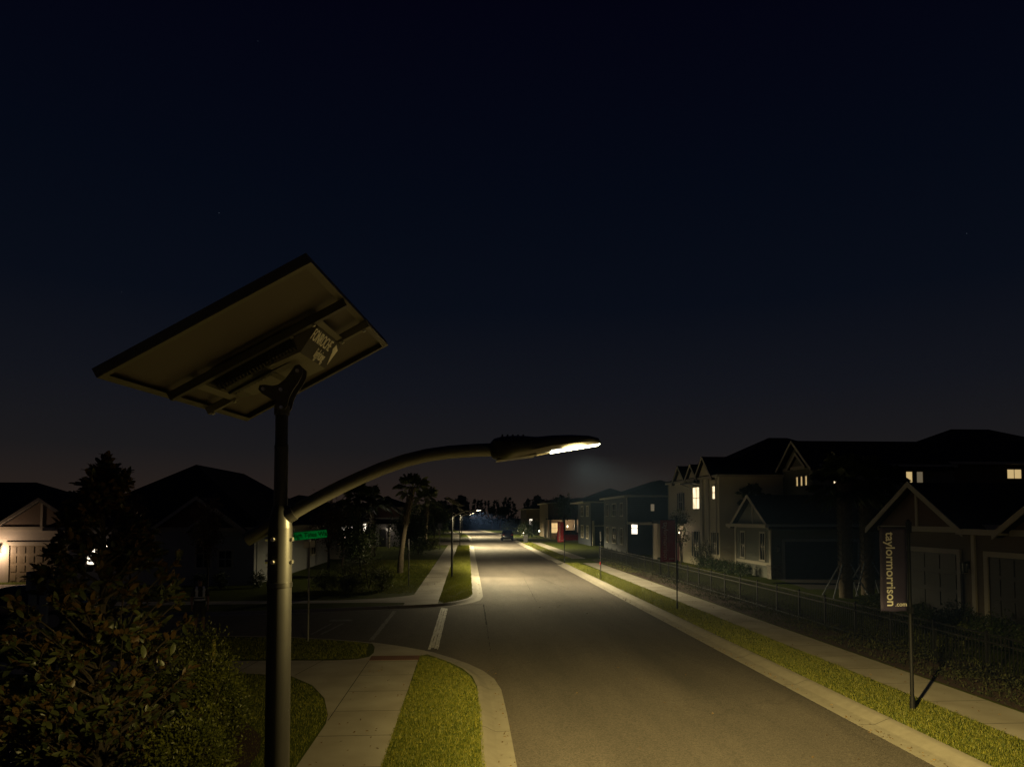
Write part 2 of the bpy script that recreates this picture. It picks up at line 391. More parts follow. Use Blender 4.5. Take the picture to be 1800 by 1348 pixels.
# side street pavements flare into the corner
sheet('corner_pavement',[(-2.45,18.15),(-1.23,18.15),(-1.22,18.72),(-.95,19.0),(-1.15,19.45),(-2.0,20.25),(-2.75,20.8),(-2.55,20.0),(-2.47,19.2),(-2.52,18.65),(-2.78,18.36),(-3.33,18.25),
                          (-4.4,18.3),(-14,18.6),(-60,18.6),(-60,17.2),(-14,17.2),(-5.6,17.0),(-3.99,16.55),(-3.3,15.6),(-2.83,14.5),(-2.53,13.3),(-2.45,12.7)],LAND+.007,M_CONC)
sheet('far_corner_pavement',[(-1.23,30.9),(-1.23,29.75),(-2.6,29.25),(-2.62,30.2),(-4.05,30.35),(-14,29.9),(-60,29.9),(-60,31.2),(-14,31.2),(-5.76,31.2),(-3.7,31.9),(-2.62,32.9),(-2.45,33.4),(-2.45,30.9)],LAND+.007,M_CONC)
j=MB()
for p,q in (((-2.45,12.9),(-2.45,18.1)),((-3.6,18.28),(-3.9,16.6)),((-5.2,18.34),(-5.3,17.0)),((-6.8,18.4),(-6.8,17.05))):
    d=(Vector(q)-Vector(p)).normalized()*.007; nx,ny=-d.y,d.x
    j.add([(p[0]+nx,p[1]+ny,Z1+.003),(q[0]+nx,q[1]+ny,Z1+.003),(q[0]-nx,q[1]-ny,Z1+.003),(p[0]-nx,p[1]-ny,Z1+.003)],[(0,1,2,3)])
o=j.build('pavement_joint',M_SEAM); o['kind']='structure'
b=MB().box(-2.46,-1.22,18.18,18.72,Z1-.002,Z1+.006)
for i in range(20):
    for k in range(8):
        x,y=-2.42+i*.062,18.21+k*.066; b.box(x-.012,x+.012,y-.012,y+.012,Z1+.006,Z1+.011)
o=b.build('tactile_paving',M_TACT); o['kind']='structure'
# driveways
def drive(name,poly): return sheet(name,poly,Z1-.002,M_CONC)
drive('right_driveway_apron',[(6.96,55.2),(6.96,60.6),(8.4,60.0),(24,60.0),(24,55.8),(8.4,55.8)]).location.z=-.02
drive('distant_right_driveway',[(6.96,101),(6.96,107),(30,106.4),(30,101.6)]).location.z=-.02
drive('left_house_driveway',[(-26,27.6),(-20.9,27.6),(-21.2,39.4),(-25.6,39.4)])
sheet('right_house_driveway',[(16.9,34.5),(26,34.5),(24.5,40.2),(17.8,40.2)],Z1-.002,mat('dark_pavers',(.06,.05,.042),.9,noise=(4,.3),bump=(20,.5,.01)))
# paint on the asphalt
def strip(name,p0,p1,w,m,z=.009,n=24,rag=.012):
    p0,p1=Vector(p0),Vector(p1); d=(p1-p0); nn=Vector((-d.y,d.x)).normalized(); b=MB(); L=[];R=[]
    for i in range(n+1):
        c=p0+d*i/n; e1=w/2+random.uniform(-rag,rag); e2=w/2+random.uniform(-rag,rag)
        L.append((c.x+nn.x*e1,c.y+nn.y*e1,z)); R.append((c.x-nn.x*e2,c.y-nn.y*e2,z))
    b.add(L+R,[(i,i+1,n+2+i,n+1+i) for i in range(n)]); o=b.build(name,m); o['kind']='structure'; return o
for k,(dx,w_) in enumerate(((-.105,.07),(-.02,.085),(.07,.075),(.125,.03))): strip('crossing_line',(-.93+dx,29.2-.1*k),(-.95+dx,20.1+.13*((k*2)%3)),w_,M_PAINT,rag=.009,n=34,z=.0088+.0001*k)
strip('crossing_line',(-2.84,28.4),(-2.87,21.7),.14,M_WORN)
strip('worn_arrow',(-4.6,22.9),(-4.3,25.2),.10,M_WORN); strip('worn_arrow',(-4.9,22.9),(-4.7,25.2),.08,M_WORN); strip('worn_arrow',(-4.9,25.9),(-4.1,25.9),.4,M_WORN)
strip('asphalt_seam',(-.6,30.2),(.68,30.2),.06,M_SEAM); strip('asphalt_seam',(.68,30.2),(.66,24.5),.045,M_SEAM); strip('asphalt_seam',(.66,24.4),(.64,19.9),.015,M_SEAM)
strip('asphalt_seam',(5.2,36.4),(3.1,52),.02,M_SEAM,n=40,rag=.01)
strip('asphalt_seam',(3.0,31),(3.4,43),.014,M_SEAM,n=40,rag=.008)
# ------------------------------------------------------------------ grass (uncountable)
def inside(poly,X,Y):
    r=np.zeros(len(X),bool); n=len(poly)
    for i in range(n):
        x1,y1=poly[i]; x2,y2=poly[(i+1)%n]
        c=((y1>Y)!=(y2>Y))&(X<(x2-x1)*(Y-y1)/((y2-y1) if y2!=y1 else 1e-9)+x1); r^=c
    return r
BV=[];BF=[];BN=0
def blades(poly,dens,h,w,z=LAND):
    global BN
    P=np.array(poly); x0,y0=P.min(0); x1,y1=P.max(0); n=int((x1-x0)*(y1-y0)*dens)
    X=RNG.uniform(x0,x1,n); Y=RNG.uniform(y0,y1,n); k=inside(poly,X,Y); X=X[k];Y=Y[k]; n=len(X)
    a=RNG.uniform(0,2*PI,n); hh=h*RNG.uniform(.35,1.35,n)*(1+.3*np.sin(X*5.1+Y*2.3)*np.sin(X*2.2-Y*3.7))*np.where(np.sin(X*13.+Y*7.)*np.sin(X*5.-Y*11.)>.62,.35,1.); ln=RNG.uniform(0,.8,n)*hh; la=RNG.uniform(0,2*PI,n)
    dx=np.cos(a)*w/2; dy=np.sin(a)*w/2
    V=np.zeros((n,3,3)); V[:,0]=np.stack([X-dx,Y-dy,np.full(n,z-.005)],1); V[:,1]=np.stack([X+dx,Y+dy,np.full(n,z-.005)],1)
    V[:,2]=np.stack([X+np.cos(la)*ln,Y+np.sin(la)*ln,z+hh],1)
    F=np.arange(n*3).reshape(n,3)+BN; BN+=n*3; BV.append(V.reshape(-1,3)); BF.append(F)
blades([(-1.26,8),(.262,8),(.262,13.2),(.22,15.0),(.06,16.2),(-.28,17.3),(-.7,18.2),(-1.2,18.7)],3600,.05,.009)
blades([(-2.46,8),(-2.5,13.2),(-2.84,14.4),(-3.3,15.5),(-4,16.5),(-5.6,16.9),(-9,17.1),(-9,9),(-5,8)],1300,.05,.01)
blades([(-3.3,18.4),(-2.6,18.5),(-2.65,19.2),(-2.8,20.6),(-3.8,21.1),(-5.3,21.7),(-9,22.0),(-9,18.75)],700,.05,.014)
blades([(7.58,8.5),(8.94,8.5),(8.94,20),(7.58,20)],2800,.05,.01)
blades([(7.58,20),(8.94,20),(8.94,40),(7.58,40)],1100,.055,.016)
blades([(7.58,40),(8.94,40),(8.6,55),(7.58,55)],500,.06,.03)
blades([(-1.22,31),(-1.22,50),(.235,50),(.235,33),(.0,31.6),(-1,29.9)],1200,.05,.018)
blades([(-1.22,50),(-1.22,90),(.235,90),(.235,50)],350,.06,.035)
blades([(-8,33),(-2.48,34),(-2.48,60),(-8,60)],160,.06,.03)
blades([(7.6,61.5),(8.9,61.5),(8.9,100),(7.6,100)],200,.06,.04)
blades([(10.3,55),(17,55),(17,45),(10.3,45)],120,.06,.03)
o=np_mesh('grass',np.concatenate(BV),np.concatenate(BF),L_GRASS); tag(o,'short green grass of the verges and front lawns','grass',kind='stuff')

#LITTER
# ------------------------------------------------------------------ foliage helpers
def leaf_cloud(pos, nrm, size, asp=.5, fold=.18, curl=.0):
    """one folded 4-face leaf per position; nrm is the direction the leaf points"""
    n=len(pos); d=nrm/np.maximum(np.linalg.norm(nrm,axis=1,keepdims=True),1e-6)
    t=RNG.normal(size=(n,3)); s=np.cross(d,t); s/=np.maximum(np.linalg.norm(s,axis=1,keepdims=True),1e-6); u=np.cross(s,d)
    L=(size*RNG.uniform(.7,1.25,n))[:,None]; W=L*asp/2
    p0=pos; p1=pos+d*L*.5+s*W+u*L*fold*.5; p2=pos+d*L+u*L*curl; p3=pos+d*L*.5-s*W+u*L*fold*.5; pm=pos+d*L*.5
    V=np.stack([p0,p1,p2,p3,pm],1).reshape(-1,3)
    i=np.arange(n)*5
    F=np.concatenate([np.stack([i,i+1,i+4],1),np.stack([i+1,i+2,i+4],1),np.stack([i+4,i+2,i+3],1),np.stack([i,i+4,i+3],1)])
    return V,F
def clumps(n_cl, per, c, r, spread, shell=.55, squash=1.):
    """positions and outward normals for leaves bunched in clumps inside an ellipsoid"""
    u=RNG.normal(size=(n_cl,3)); u/=np.linalg.norm(u,axis=1,keepdims=True)
    rad=RNG.uniform(shell,1.,n_cl)[:,None]*(1+.16*np.sin(u[:,:1]*5+u[:,1:2]*4+c[0]))
    cc=u*rad*np.array(r)
    P=np.repeat(cc,per,0)+RNG.normal(size=(n_cl*per,3))*spread
    N=np.repeat(u,per,0)*.8+RNG.normal(size=(n_cl*per,3))*.7; N[:,2]+=.25
    return P+np.array(c),N
def shrub(name,label,cat,loc,r,n,leaf,m,group=None,stem=True,asp=.5,spread=None):
    t=thing(name,label,cat,(loc[0],loc[1],loc[2] if len(loc)>2 else LAND),group=group)
    sp=spread or min(r)*.14
    P,N=clumps(n//9,9,(0,0,r[2]*.95),r,sp,.35)
    P[:,2]=np.abs(P[:,2]-.02)+.02
    V,F=leaf_cloud(P,N,leaf,asp)
    np_mesh('foliage',V,F,m,t)
    if stem:
        b=MB()
        for i in range(7):
            a=random.uniform(0,6.28); q=random.uniform(.3,.75)
            b.tube([(0,0,-.02),(math.cos(a)*r[0]*q*.4,math.sin(a)*r[1]*q*.4,r[2]*.7),(math.cos(a)*r[0]*q,math.sin(a)*r[1]*q,r[2]*1.5)],[.02,.013,.005],5)
        b.build('stem',M_BARK,t)
    return t
def tree(name,label,cat,loc,h,cr,n,leaf,m,group=None,trunk_h=None,tr=.08,squash=1.,asp=.5,bark=None):
    t=thing(name,label,cat,(loc[0],loc[1],LAND),group=group); th=trunk_h if trunk_h is not None else h*.35
    ch=(h-th)/2; P,N=clumps(n//11,11,(0,0,th+ch),(cr,cr,ch),cr*.13,.25)
    V,F=leaf_cloud(P,N,leaf,asp); np_mesh('crown',V,F,m,t)
    b=MB(); b.tube([(0,0,-.03),(.03,.02,th*.5),(.0,.04,th),(.05,0,th+ch)],[tr*1.25,tr,tr*.8,tr*.4],8)
    for i in range(9):
        a=i*2.4+random.random(); z0=th*random.uniform(.8,1.1)+ch*.25*random.random(); L=cr*random.uniform(.6,.9)
        b.tube([(0,0,z0),(math.cos(a)*L*.45,math.sin(a)*L*.45,z0+ch*.5),(math.cos(a)*L,math.sin(a)*L,z0+ch*random.uniform(.8,1.2))],[tr*.5,tr*.3,tr*.1],6)
    b.build('trunk',bark or M_BARK,t); return t
def palm(name,label,loc,h,crown=1.5,tr=.17,n=30,lean=(0,0),boots=True,group=None,braces=False,boot_low=.5):
    t=thing(name,label,'palm tree',(loc[0],loc[1],LAND),group=group)
    b=MB(); k=14; top=Vector((lean[0],lean[1],h))
    pts=[]; rr=[]
    for i in range(k+1):
        f=i/k; pts.append((lean[0]*f**1.6,lean[1]*f**1.6,h*f-.03*(i==0))); rr.append(tr*(1.25-.35*f if f<.15 else 1.02-.1*f)*(1.12 if (boots and f>boot_low) else 1))
    b.tube(pts,rr,14)
    if boots:    # criss-cross stubs of cut frond bases
        z=h*boot_low; q=0
        while z<h:
            f=z/h; cx,cy=lean[0]*f**1.6,lean[1]*f**1.6
            for s in range(7):
                a=s*2*PI/7+q*.45; r1=tr*.95; r2=tr*1.5
                b.tube([(cx+math.cos(a)*r1,cy+math.sin(a)*r1,z),(cx+math.cos(a+.25)*r2,cy+math.sin(a+.25)*r2,z+.17)],[.035,.02],4)
            z+=.13; q+=1
    b.build('trunk',M_PBARK,t,smooth=True)
    V=[];F=[]
    def quad(a,b_,c,d):
        i=len(V); V.extend([a,b_,c,d]); F.append((i,i+1,i+2)); F.append((i,i+2,i+3))
    for i in range(n):
        a=i*2.399+random.uniform(-.2,.2); el=random.uniform(-.55,1.25) if i>4 else 1.3
        d=Vector((math.cos(a)*math.cos(el),math.sin(a)*math.cos(el),math.sin(el))); L=crown*random.uniform(.45,.62)
        s=Vector((-math.sin(a),math.cos(a),0)); up=s.cross(d)*-1
        p=top+d*.08; q=top+d*L-Vector((0,0,.06*L)); w=.012
        quad(tuple(p-s*w),tuple(p+s*w),tuple(q+s*w),tuple(q-s*w))
        m_=13
        for j_ in range(m_):
            b_=(j_/(m_-1)-.5)*3.3; ld=(d*math.cos(b_)+s*math.sin(b_)).normalized(); LL=crown*.5*(1-.22*abs(b_)/1.65)*random.uniform(.85,1.1)
            side=ld.cross(up).normalized()*.028
            mid=q+ld*LL*.6+up*.02; tip=q+ld*LL-Vector((0,0,LL*random.uniform(.25,.5)))
            quad(tuple(q),tuple(mid-side),tuple(tip),tuple(mid+side))
    np_mesh('crown',np.array(V),np.array(F),L_PALM,t)
    if braces:
        for i in range(4):
            a=i*PI/2+.6; MB().tube([(math.cos(a)*1.1,math.sin(a)*1.1,0),(math.cos(a)*tr,math.sin(a)*tr,1.5)],.035,5).build('brace',M_TWOOD,t)
    return t

# ------------------------------------------------------------------ solar street lamps
def lettering(txt,size,m,parent,M,name='lettering',ext=.002,offset=0.,xs=1.,align='CENTER'):
    cu=bpy.data.curves.new('txt','FONT'); cu.body=txt; cu.size=size; cu.extrude=ext; cu.align_x=align; cu.align_y='CENTER'; cu.offset=offset; cu.space_character=1.0
    to=bpy.data.objects.new('txt',cu); col.objects.link(to); bpy.context.view_layer.update()
    dg=bpy.context.evaluated_depsgraph_get(); me=bpy.data.meshes.new_from_object(to.evaluated_get(dg))
    bpy.data.objects.remove(to); bpy.data.curves.remove(cu)
    me.transform(M@Matrix.Diagonal((xs,1,1,1))); me.materials.clear(); me.materials.append(m); me.name=name
    return link(name,me,parent)

PX0,PY0=-1.005,3.9                     # foot of the near lamp
A_=Vector((.87925,-.09381,.46703)); B_=Vector((.09729,.99512,.01671)); A_.normalize(); B_=(B_-A_*A_.dot(B_)).normalized(); N_=A_.cross(B_)
PC=Vector((-1.0764-PX0,3.9562-PY0,4.5727))
PM=Matrix(((A_.x,B_.x,N_.x,PC.x),(A_.y,B_.y,N_.y,PC.y),(A_.z,B_.z,N_.z,PC.z),(0,0,0,1)))   # panel frame -> lamp frame
def make_lamp(label,group):
    t=thing('street_lamp',label,'street lamp',(PX0,PY0,LAND),group=group); Z=-LAND
    b=MB(); b.tube([(0,0,0),(0,0,2.6),(0,0,3.64)],[.066,.064,.0625],28)
    b.tube([(0,0,3.635),(0,0,3.69),(0,0,3.76)],[.0625,.058,.040],28)
    b.box(-.14,.14,-.14,.14,-.02,.02)
    b.build('pole',M_GREYP,t,smooth=True).location.z=Z+LAND
    pole=kids_of[t.name][-1]; pole.location.z=-LAND
    b=MB().tube([(0,0,3.325),(0,0,3.350)],[.0665,.0665],28); b.build('pole_band',mat('band_steel',(.16,.16,.16),.3,metal=1.),t,smooth=True).location.z=Z
    b=MB(); b.tube([(0,0,3.70),(0,0,4.02),(0,0,4.08)],[.036,.036,.036],24); b.tube([(0,0,4.076),(0,0,4.09),(0,0,4.3)],[.039,.033,.033],24)
    b.build('upper_pole',M_POLE,t,smooth=True).location.z=Z
    b=MB()
    for zz in (3.58,3.46):
        for a in (-.25,PI+.2,-1.9): b.tube([(math.cos(a)*.06,math.sin(a)*.06,zz),(math.cos(a)*.075,math.sin(a)*.075,zz)],.011,8)
    b.each('bolt',M_STEEL,t,dz=Z)
    # curved arm: passes the pole on the camera side and sweeps out over the road
    ctr=[(433,948),(455,936),(478,921),(500,909),(517,900),(540,886.5),(567,872),(600,855),(633,839.5),(672,823),(711,809.5),(750,800),(789,794.5),(830,791.5),(868,790)]
    pts=[PY(u,v,3.9) for u,v in ctr]; pts=[(p.x-PX0,0.,p.z) for p in pts]
    MB().tube(pts,[.037]*8+[.036]*7,20).build('arm',M_ARM,t,smooth=True).location.z=Z
    MB().tube([pts[3],pts[4]],[.046,.043],20).build('arm_collar',M_POLE,t,smooth=True).location.z=Z
    # lamp head: tapering shell, deep at the arm and thin at the tip
    st=[(862,778,800,.05),(868,771.5,806,.075),(880,769,810,.12),(900,767.5,808,.135),(925,768.5,804,.14),(940,770,800.5,.145),(966,767.6,794,.15),(1000,766.8,789,.15),(1030,768,784.5,.135),(1047,771.5,782.3,.10),(1053,777,781.2,.05)]
    vs=[];n=16
    for u,v0,v1,w in st:
        zt=PY(u,v0,3.9).z; zb=PY(u,v1,3.9).z; x=PY(u,v0,3.9).x-PX0; c=(zt+zb)/2; hh=(zt-zb)/2
        for k in range(n):
            a=2*PI*k/n; ca,sa=math.cos(a),math.sin(a)
            vs.append((x,(abs(ca)**.5)*w*(1 if ca>0 else -1),c+hh*(abs(sa)**.7)*(1 if sa>0 else -1)))
    fs=[(i*n+k,i*n+(k+1)%n,(i+1)*n+(k+1)%n,(i+1)*n+k) for i in range(len(st)-1) for k in range(n)]
    fs+=[tuple(range(n)),tuple((len(st)-1)*n+k for k in range(n))]
    head=MB().add(vs,fs).build('lamp_head',M_POLE,t,smooth=True); head.location.z=Z
    b=MB()
    for i in range(5):
        x=PY(882+9*i,770,3.9).x-PX0; z=PY(882,770,3.9).z; b.box(x-.004,x+.004,-.08,.08,z-.01,z+.012)
    b.each('cooling_fin',M_POLE,head)
    def und(u0,v0,u1,v1,w0,w1,th=.012):
        a=PY(u0,v0,3.9);c=PY(u1,v1,3.9); x0,x1=a.x-PX0,c.x-PX0
        return MB().add([(x0,-w0,a.z),(x1,-w1,c.z),(x1,w1,c.z),(x0,w0,a.z),(x0,-w0,a.z+th),(x1,-w1,c.z+th),(x1,w1,c.z+th),(x0,w0,a.z+th)],
                        [(0,3,2,1),(4,5,6,7),(0,1,5,4),(1,2,6,5),(2,3,7,6),(3,0,4,7)])
    und(969,796,1052,782.6,.055,.045).build('led_strip',M_LED,head)
    und(872,811,940,801.5,.07,.10,.006).build('head_underside',M_HOUS,head)
    und(943,800.5,966,796,.03,.03,.006).build('motion_sensor',mat('sensor_lens',(.8,.75,.6),.4),head)
    # tilting yoke
    k=.00312
    yk=[(487,718),(488,706),(478,702),(466,695),(459,688),(461,680),(470,679),(483,681),(493,679),(505,670),(516,655),(522,646),(530,644),(536,650),(535,662),(528,676),(518,690),(512,703),(509,716),(505,722),(490,722)]
    P2=[PY(u,v,3.9) for u,v in yk]; poly=[(p.x-PX0,p.z) for p in P2]
    b=MB(); b.prism(poly,'y',-.052,-.042); b.prism(poly,'y',.042,.052); b.tube([(0,0,4.25),(0,0,4.30)],.04,20)
    yo=b.build('yoke',M_ALUD,t); yo.location.z=Z
    b=MB()
    for u,v in ((523,652),(494,685),(463,684),(495,716)):
        p=PY(u,v,3.85); b.tube([(p.x-PX0,-.066,p.z),(p.x-PX0,-.052,p.z)],.0095,8)
    b.each('bolt',M_STEEL,yo)
    # panel (frame a: short side, b: long side, n: towards the sky)
    W,L=1.069/2,1.617/2; F=.045
    b=MB(); 
    for x0,x1,y0,y1 in ((-W,W,-L,-L+.012),(-W,W,L-.012,L),(-W,-W+.012,-L,L),(W-.012,W,-L,L)): b.box(x0,x1,y0,y1,0,F,PM)
    for x0,x1,y0,y1 in ((-W,W,-L,-L+.035),(-W,W,L-.035,L),(-W,-W+.035,-L+.035,L-.035),(W-.035,W,-L+.035,L-.035)): b.box(x0,x1,y0,y1,-.0025,.0005,PM)
    pn=b.build('solar_panel',M_ALU,t); pn.location.z=Z
    MB().box(-W+.012,W-.012,-L+.012,L-.012,F-.012,F-.008,PM).build('back_sheet',M_SHEET,pn)
    b=MB()
    for i in range(6):
        for q in range(10):
            x=-W+.02+i*(2*W-.04)/6; y=-L+.02+q*(2*L-.04)/10; b.box(x+.004,x+(2*W-.04)/6-.004,y+.004,y+(2*L-.04)/10-.004,F-.006,F-.003,PM)
    b.build('solar_cells',M_CELL,pn)
    MB().box(-W-.001,W+.001,-L-.002,-L-.0005,.003,F-.001,PM).build('frame_edge',M_ALUD,pn)
    def rail(x0,x1,yc):
        b=MB(); b.box(x0,x1,yc-.018,yc-.014,-.044,-.004,PM); b.box(x0,x1,yc-.018,yc+.018,-.008,-.003,PM); b.box(x0,x1,yc-.0139,yc+.018,-.044,-.040,PM)
        b.build('rail',M_HOUS if yc>0 else M_ALUD,pn)
    rail(-.50,.53,-.262); rail(-.525,-.34,.205); rail(.34,.54,.185)
    for x in (-.35,.35): MB().box(x-.022,x+.022,-.243,.20,-.032,-.028,PM).box(x-.022,x-.018,-.243,.20,-.028,-.004,PM).build('cross_rail',M_HOUS,pn)
    b=MB()
    for x,y in ((-.36,.203),(.36,.183),(-.50,.203),(.50,.183),(.33,-.262),(.2,-.262)): 
        Mx=PM@Matrix.Translation((x,y,-.046)); b.tube([(0,0,0),(0,0,-.008)],.009,8,M=Mx)
    b.each('bolt',M_STEEL,pn)
    # central housing: sloped ends, body hangs lowest in the middle
    prof=[(-.325,-.030),(-.25,-.058),(-.06,-.072),(.0,-.105),(.19,-.118),(.335,-.040),(.335,-.002),(-.325,-.002)]
    def pp(poly,y0,y1):
        n=len(poly); v=[(x,y0,z) for x,z in poly]+[(x,y1,z) for x,z in poly]
        return v,[tuple(range(n)),tuple(reversed(range(n,2*n)))]+[(i,(i+1)%n,n+(i+1)%n,n+i) for i in range(n)]
    v,f=pp(prof,-.04,.235); b=MB(); b.add(v,f,PM); 
    v,f=pp([(.0,-.105),(.19,-.118),(.335,-.040),(.335,-.03),(.0,-.04)],-.21,-.041); b.add(v,f,PM)
    hs=b.build('housing',M_HOUS,pn)
    # dark name plate on the sloped end
    e0=Vector((.19,0,-.118)); e1=Vector((.335,0,-.040)); sd=(e1-e0).normalized(); nn=Vector((0,1,0)).cross(sd)
    if nn.z>0: nn=-nn
    Mp=Matrix(((0,sd.x,nn.x,e0.x),(1,sd.y,nn.y,.012),(0,sd.z,nn.z,e0.z),(0,0,0,1)))
    Mt=PM@Mp      # x: along b, y: up the slope, z: outwards
    MB().box(-.222,.222,.001,.163,.0005,.003,Mt).build('name_plate',M_TEXTP,hs)
    lettering('FONROCHE',.092,M_LETR,hs,Mt@Matrix.Translation((-.062,.118,.0035)),xs=.64,offset=.0)
    lettering('lighting',.082,M_LETR,hs,Mt@Matrix.Translation((.03,.045,.0035)),xs=.68,offset=.0002)
    MB().prism([(.150,.150),(.219,.128),(.205,.025),(.168,.085)],'z',.0035,.005,Mt).build('logo_mark',M_LETR,hs)
    MB().prism([(.139,.118),(.150,.146),(.160,.100)],'z',.0035,.005,Mt).build('logo_mark',M_LETR,hs)
    # ribbed battery case beside it
    b=MB(); b.cbox(-.27,.205,-.215,-.05,-.002,.10,.02,PM@Matrix.Diagonal((1,1,-1,1)))
    for i in range(23):
        x=-.255+i*.0198; b.box(x,x+.007,-.220,-.045,-.100,-.02,PM)
    b.box(-.26,.195,-.138,-.128,-.113,-.10,PM)
    b.build('battery_case',M_BATT,pn)
    return t
LG='solar street lamps along the left verge'
lamp1=make_lamp('nearest solar street lamp, tilted panel seen from below and long curved arm with glowing head',LG)
LY=[42.85,87.2,131.5,174.]
LL=['second solar street lamp, a black pole standing on the lit grass strip beside the pavement',
    'third solar street lamp, thin pole at the far end of the lit grass strip',
    'fourth solar street lamp, beyond the distant side road with its light just below the others',
    'farthest solar street lamp where the road swings left before the dark wood']
def kid(o,nm):
    return [c for c in col.objects if c.parent==o and c.name.split('.')[0]==nm]
for y,lb in zip(LY,LL):
    c=copy_tree(lamp1); c.location=(-.93+bend(y),y,LAND); c['label']=lb
    p=kid(c,'solar_panel')[0]; p.rotation_euler=(0,0,math.radians(196))

# light given off by each lamp head: a street-lighting optic (wide along the road, cut off above and to the house side)
def lamp_light(x,y,z,power,tint=(1.,.75,.26)):
    l=bpy.data.lights.new('lamp_light','POINT'); l.energy=power; l.color=tint; l.shadow_soft_size=.07
    l.use_nodes=True; nt=l.node_tree; nt.nodes.clear(); N=nt.nodes.new
    def mth(op,a,b=None,cl=False):
        n=N('ShaderNodeMath'); n.operation=op; n.use_clamp=cl
        for i,v in enumerate((a,b)):
            if v is None: continue
            if hasattr(v,'links'): nt.links.new(v,n.inputs[i])
            else: n.inputs[i].default_value=v
        return n.outputs[0]
    def ramp(v,pts):
        r=N('ShaderNodeValToRGB'); nt.links.new(v,r.inputs[0]); e=r.color_ramp.elements
        while len(e)<len(pts): e.new(.5)
        for q,(p,c) in zip(e,pts): q.position=p; q.color=(c,c,c,1)
        return r.outputs[0]
    g=N('ShaderNodeNewGeometry'); s=N('ShaderNodeSeparateXYZ'); nt.links.new(g.outputs['Incoming'],s.inputs[0])
    sx,sy,sz=s.outputs[0],s.outputs[1],s.outputs[2]
    down=mth('MULTIPLY',sz,-1.)
    I=ramp(down,[(0.,.0025),(.05,.006),(.10,.03),(.15,.12),(.20,.50),(.27,.84),(.34,1.),(.47,.66),(.62,.36),(.85,.17),(1.,.15)])
    hx=mth('ADD',mth('MULTIPLY',sx,.5),.5)                    # -1..1 -> 0..1 ; 0 = towards the houses on the left
    K=ramp(hx,[(0.,.035),(.28,.06),(.38,.18),(.44,.42),(.48,.66),(.55,1.)])
    K2=ramp(hx,[(0.,1.),(.72,1.),(.82,.80),(.95,.45),(1.,.3)])
    e=N('ShaderNodeEmission'); K3=ramp(mth('ADD',mth('MULTIPLY',sy,.5),.5),[(0.,.11),(.02,.14),(.05,.22),(.10,.42),(.25,.8),(.5,.9),(.7,.62),(1.,.57)])   # throws a little more light back along the road
    nt.links.new(mth('MULTIPLY',mth('MULTIPLY',mth('MULTIPLY',I,K),K2),K3),e.inputs['Strength'])
    out=N('ShaderNodeOutputLight'); nt.links.new(e.outputs[0],out.inputs[0])
    o=bpy.data.objects.new('lamp_light',l); col.objects.link(o); o.location=(x,y,z); return o
LP=31000.
lamp_light(.60,3.9,4.03,LP)
for y,k in zip(LY,(1.55,2.7,2.2,1.6)): lamp_light(.66+bend(y),y,4.03,LP*k,(1.,.83,.46))

# ------------------------------------------------------------------ houses
def fc(face,c):
    if face=='W': return lambda u,z,d:(c-d,u,z)
    if face=='E': return lambda u,z,d:(c+d,u,z)
    return lambda u,z,d:(u,c-d,z)
def fbox(b,face,c,u0,u1,z0,z1,d0,d1):
    f=fc(face,c); p=f(u0,z0,d0); q=f(u1,z1,d1); return b.box(p[0],q[0],p[1],q[1],p[2],q[2])
def window(h,face,c,u0,u1,z0,z1,pane=None,bars=(1,1),tw=.09,trim=None,label=None):
    b=MB(); t=tw
    fbox(b,face,c,u0-t,u1+t,z1,z1+t*1.2,.0,.07); fbox(b,face,c,u0-t*1.2,u1+t*1.2,z0-t,z0,.0,.09)
    fbox(b,face,c,u0-t,u0,z0,z1,.0,.06); fbox(b,face,c,u1,u1+t,z0,z1,.0,.06)
    nx,nz=bars
    for i in range(1,nx+1):
        if nx>=1 and i<=nx-0 and nx>0:
            u=u0+(u1-u0)*i/(nx+1); fbox(b,face,c,u-.015,u+.015,z0,z1,.015,.045)
    for i in range(1,nz+1):
        z=z0+(z1-z0)*i/(nz+1); fbox(b,face,c,u0,u1,z-.02,z+.02,.0145,.05)
    w=b.build('window',trim or M_TRIM,h)
    p=MB(); fbox(p,face,c,u0,u1,z0,z1,.002,.014); p.build('pane',pane or M_GLASS,w)
    if label: w['label']=label
    return w
def shutters(h,face,c,u0,u1,z0,z1,m,w=.38):
    for a,b_ in ((u0-.1-w,u0-.1),(u1+.1,u1+.1+w)):
        b=MB(); fbox(b,face,c,a,b_,z0,z1,.0,.04)
        z=z0+.06
        while z<z1-.06: fbox(b,face,c,a+.04,b_-.04,z,z+.03,.04,.052); z+=.07
        b.build('shutter',m,h)
def garage(h,face,c,u0,u1,z0,z1,m,trim=M_TRIM,cols=4,rows=4,tw=.16):
    b=MB(); fbox(b,face,c,u0,u1,z0,z1,.0,.03)
    cw=(u1-u0)/cols; rh=(z1-z0)/rows
    for i in range(cols):
        for j_ in range(rows):
            fbox(b,face,c,u0+i*cw+.09,u0+(i+1)*cw-.09,z0+j_*rh+.07,z0+(j_+1)*rh-.07,.03,.048)
    g=b.build('garage_door',m,h)
    b=MB(); fbox(b,face,c,u0-tw,u1+tw,z1,z1+tw,0,.08); fbox(b,face,c,u0-tw,u0,z0,z1,0,.075); fbox(b,face,c,u1,u1+tw,z0,z1,0,.075)
    b.build('door_trim',trim,h); return g
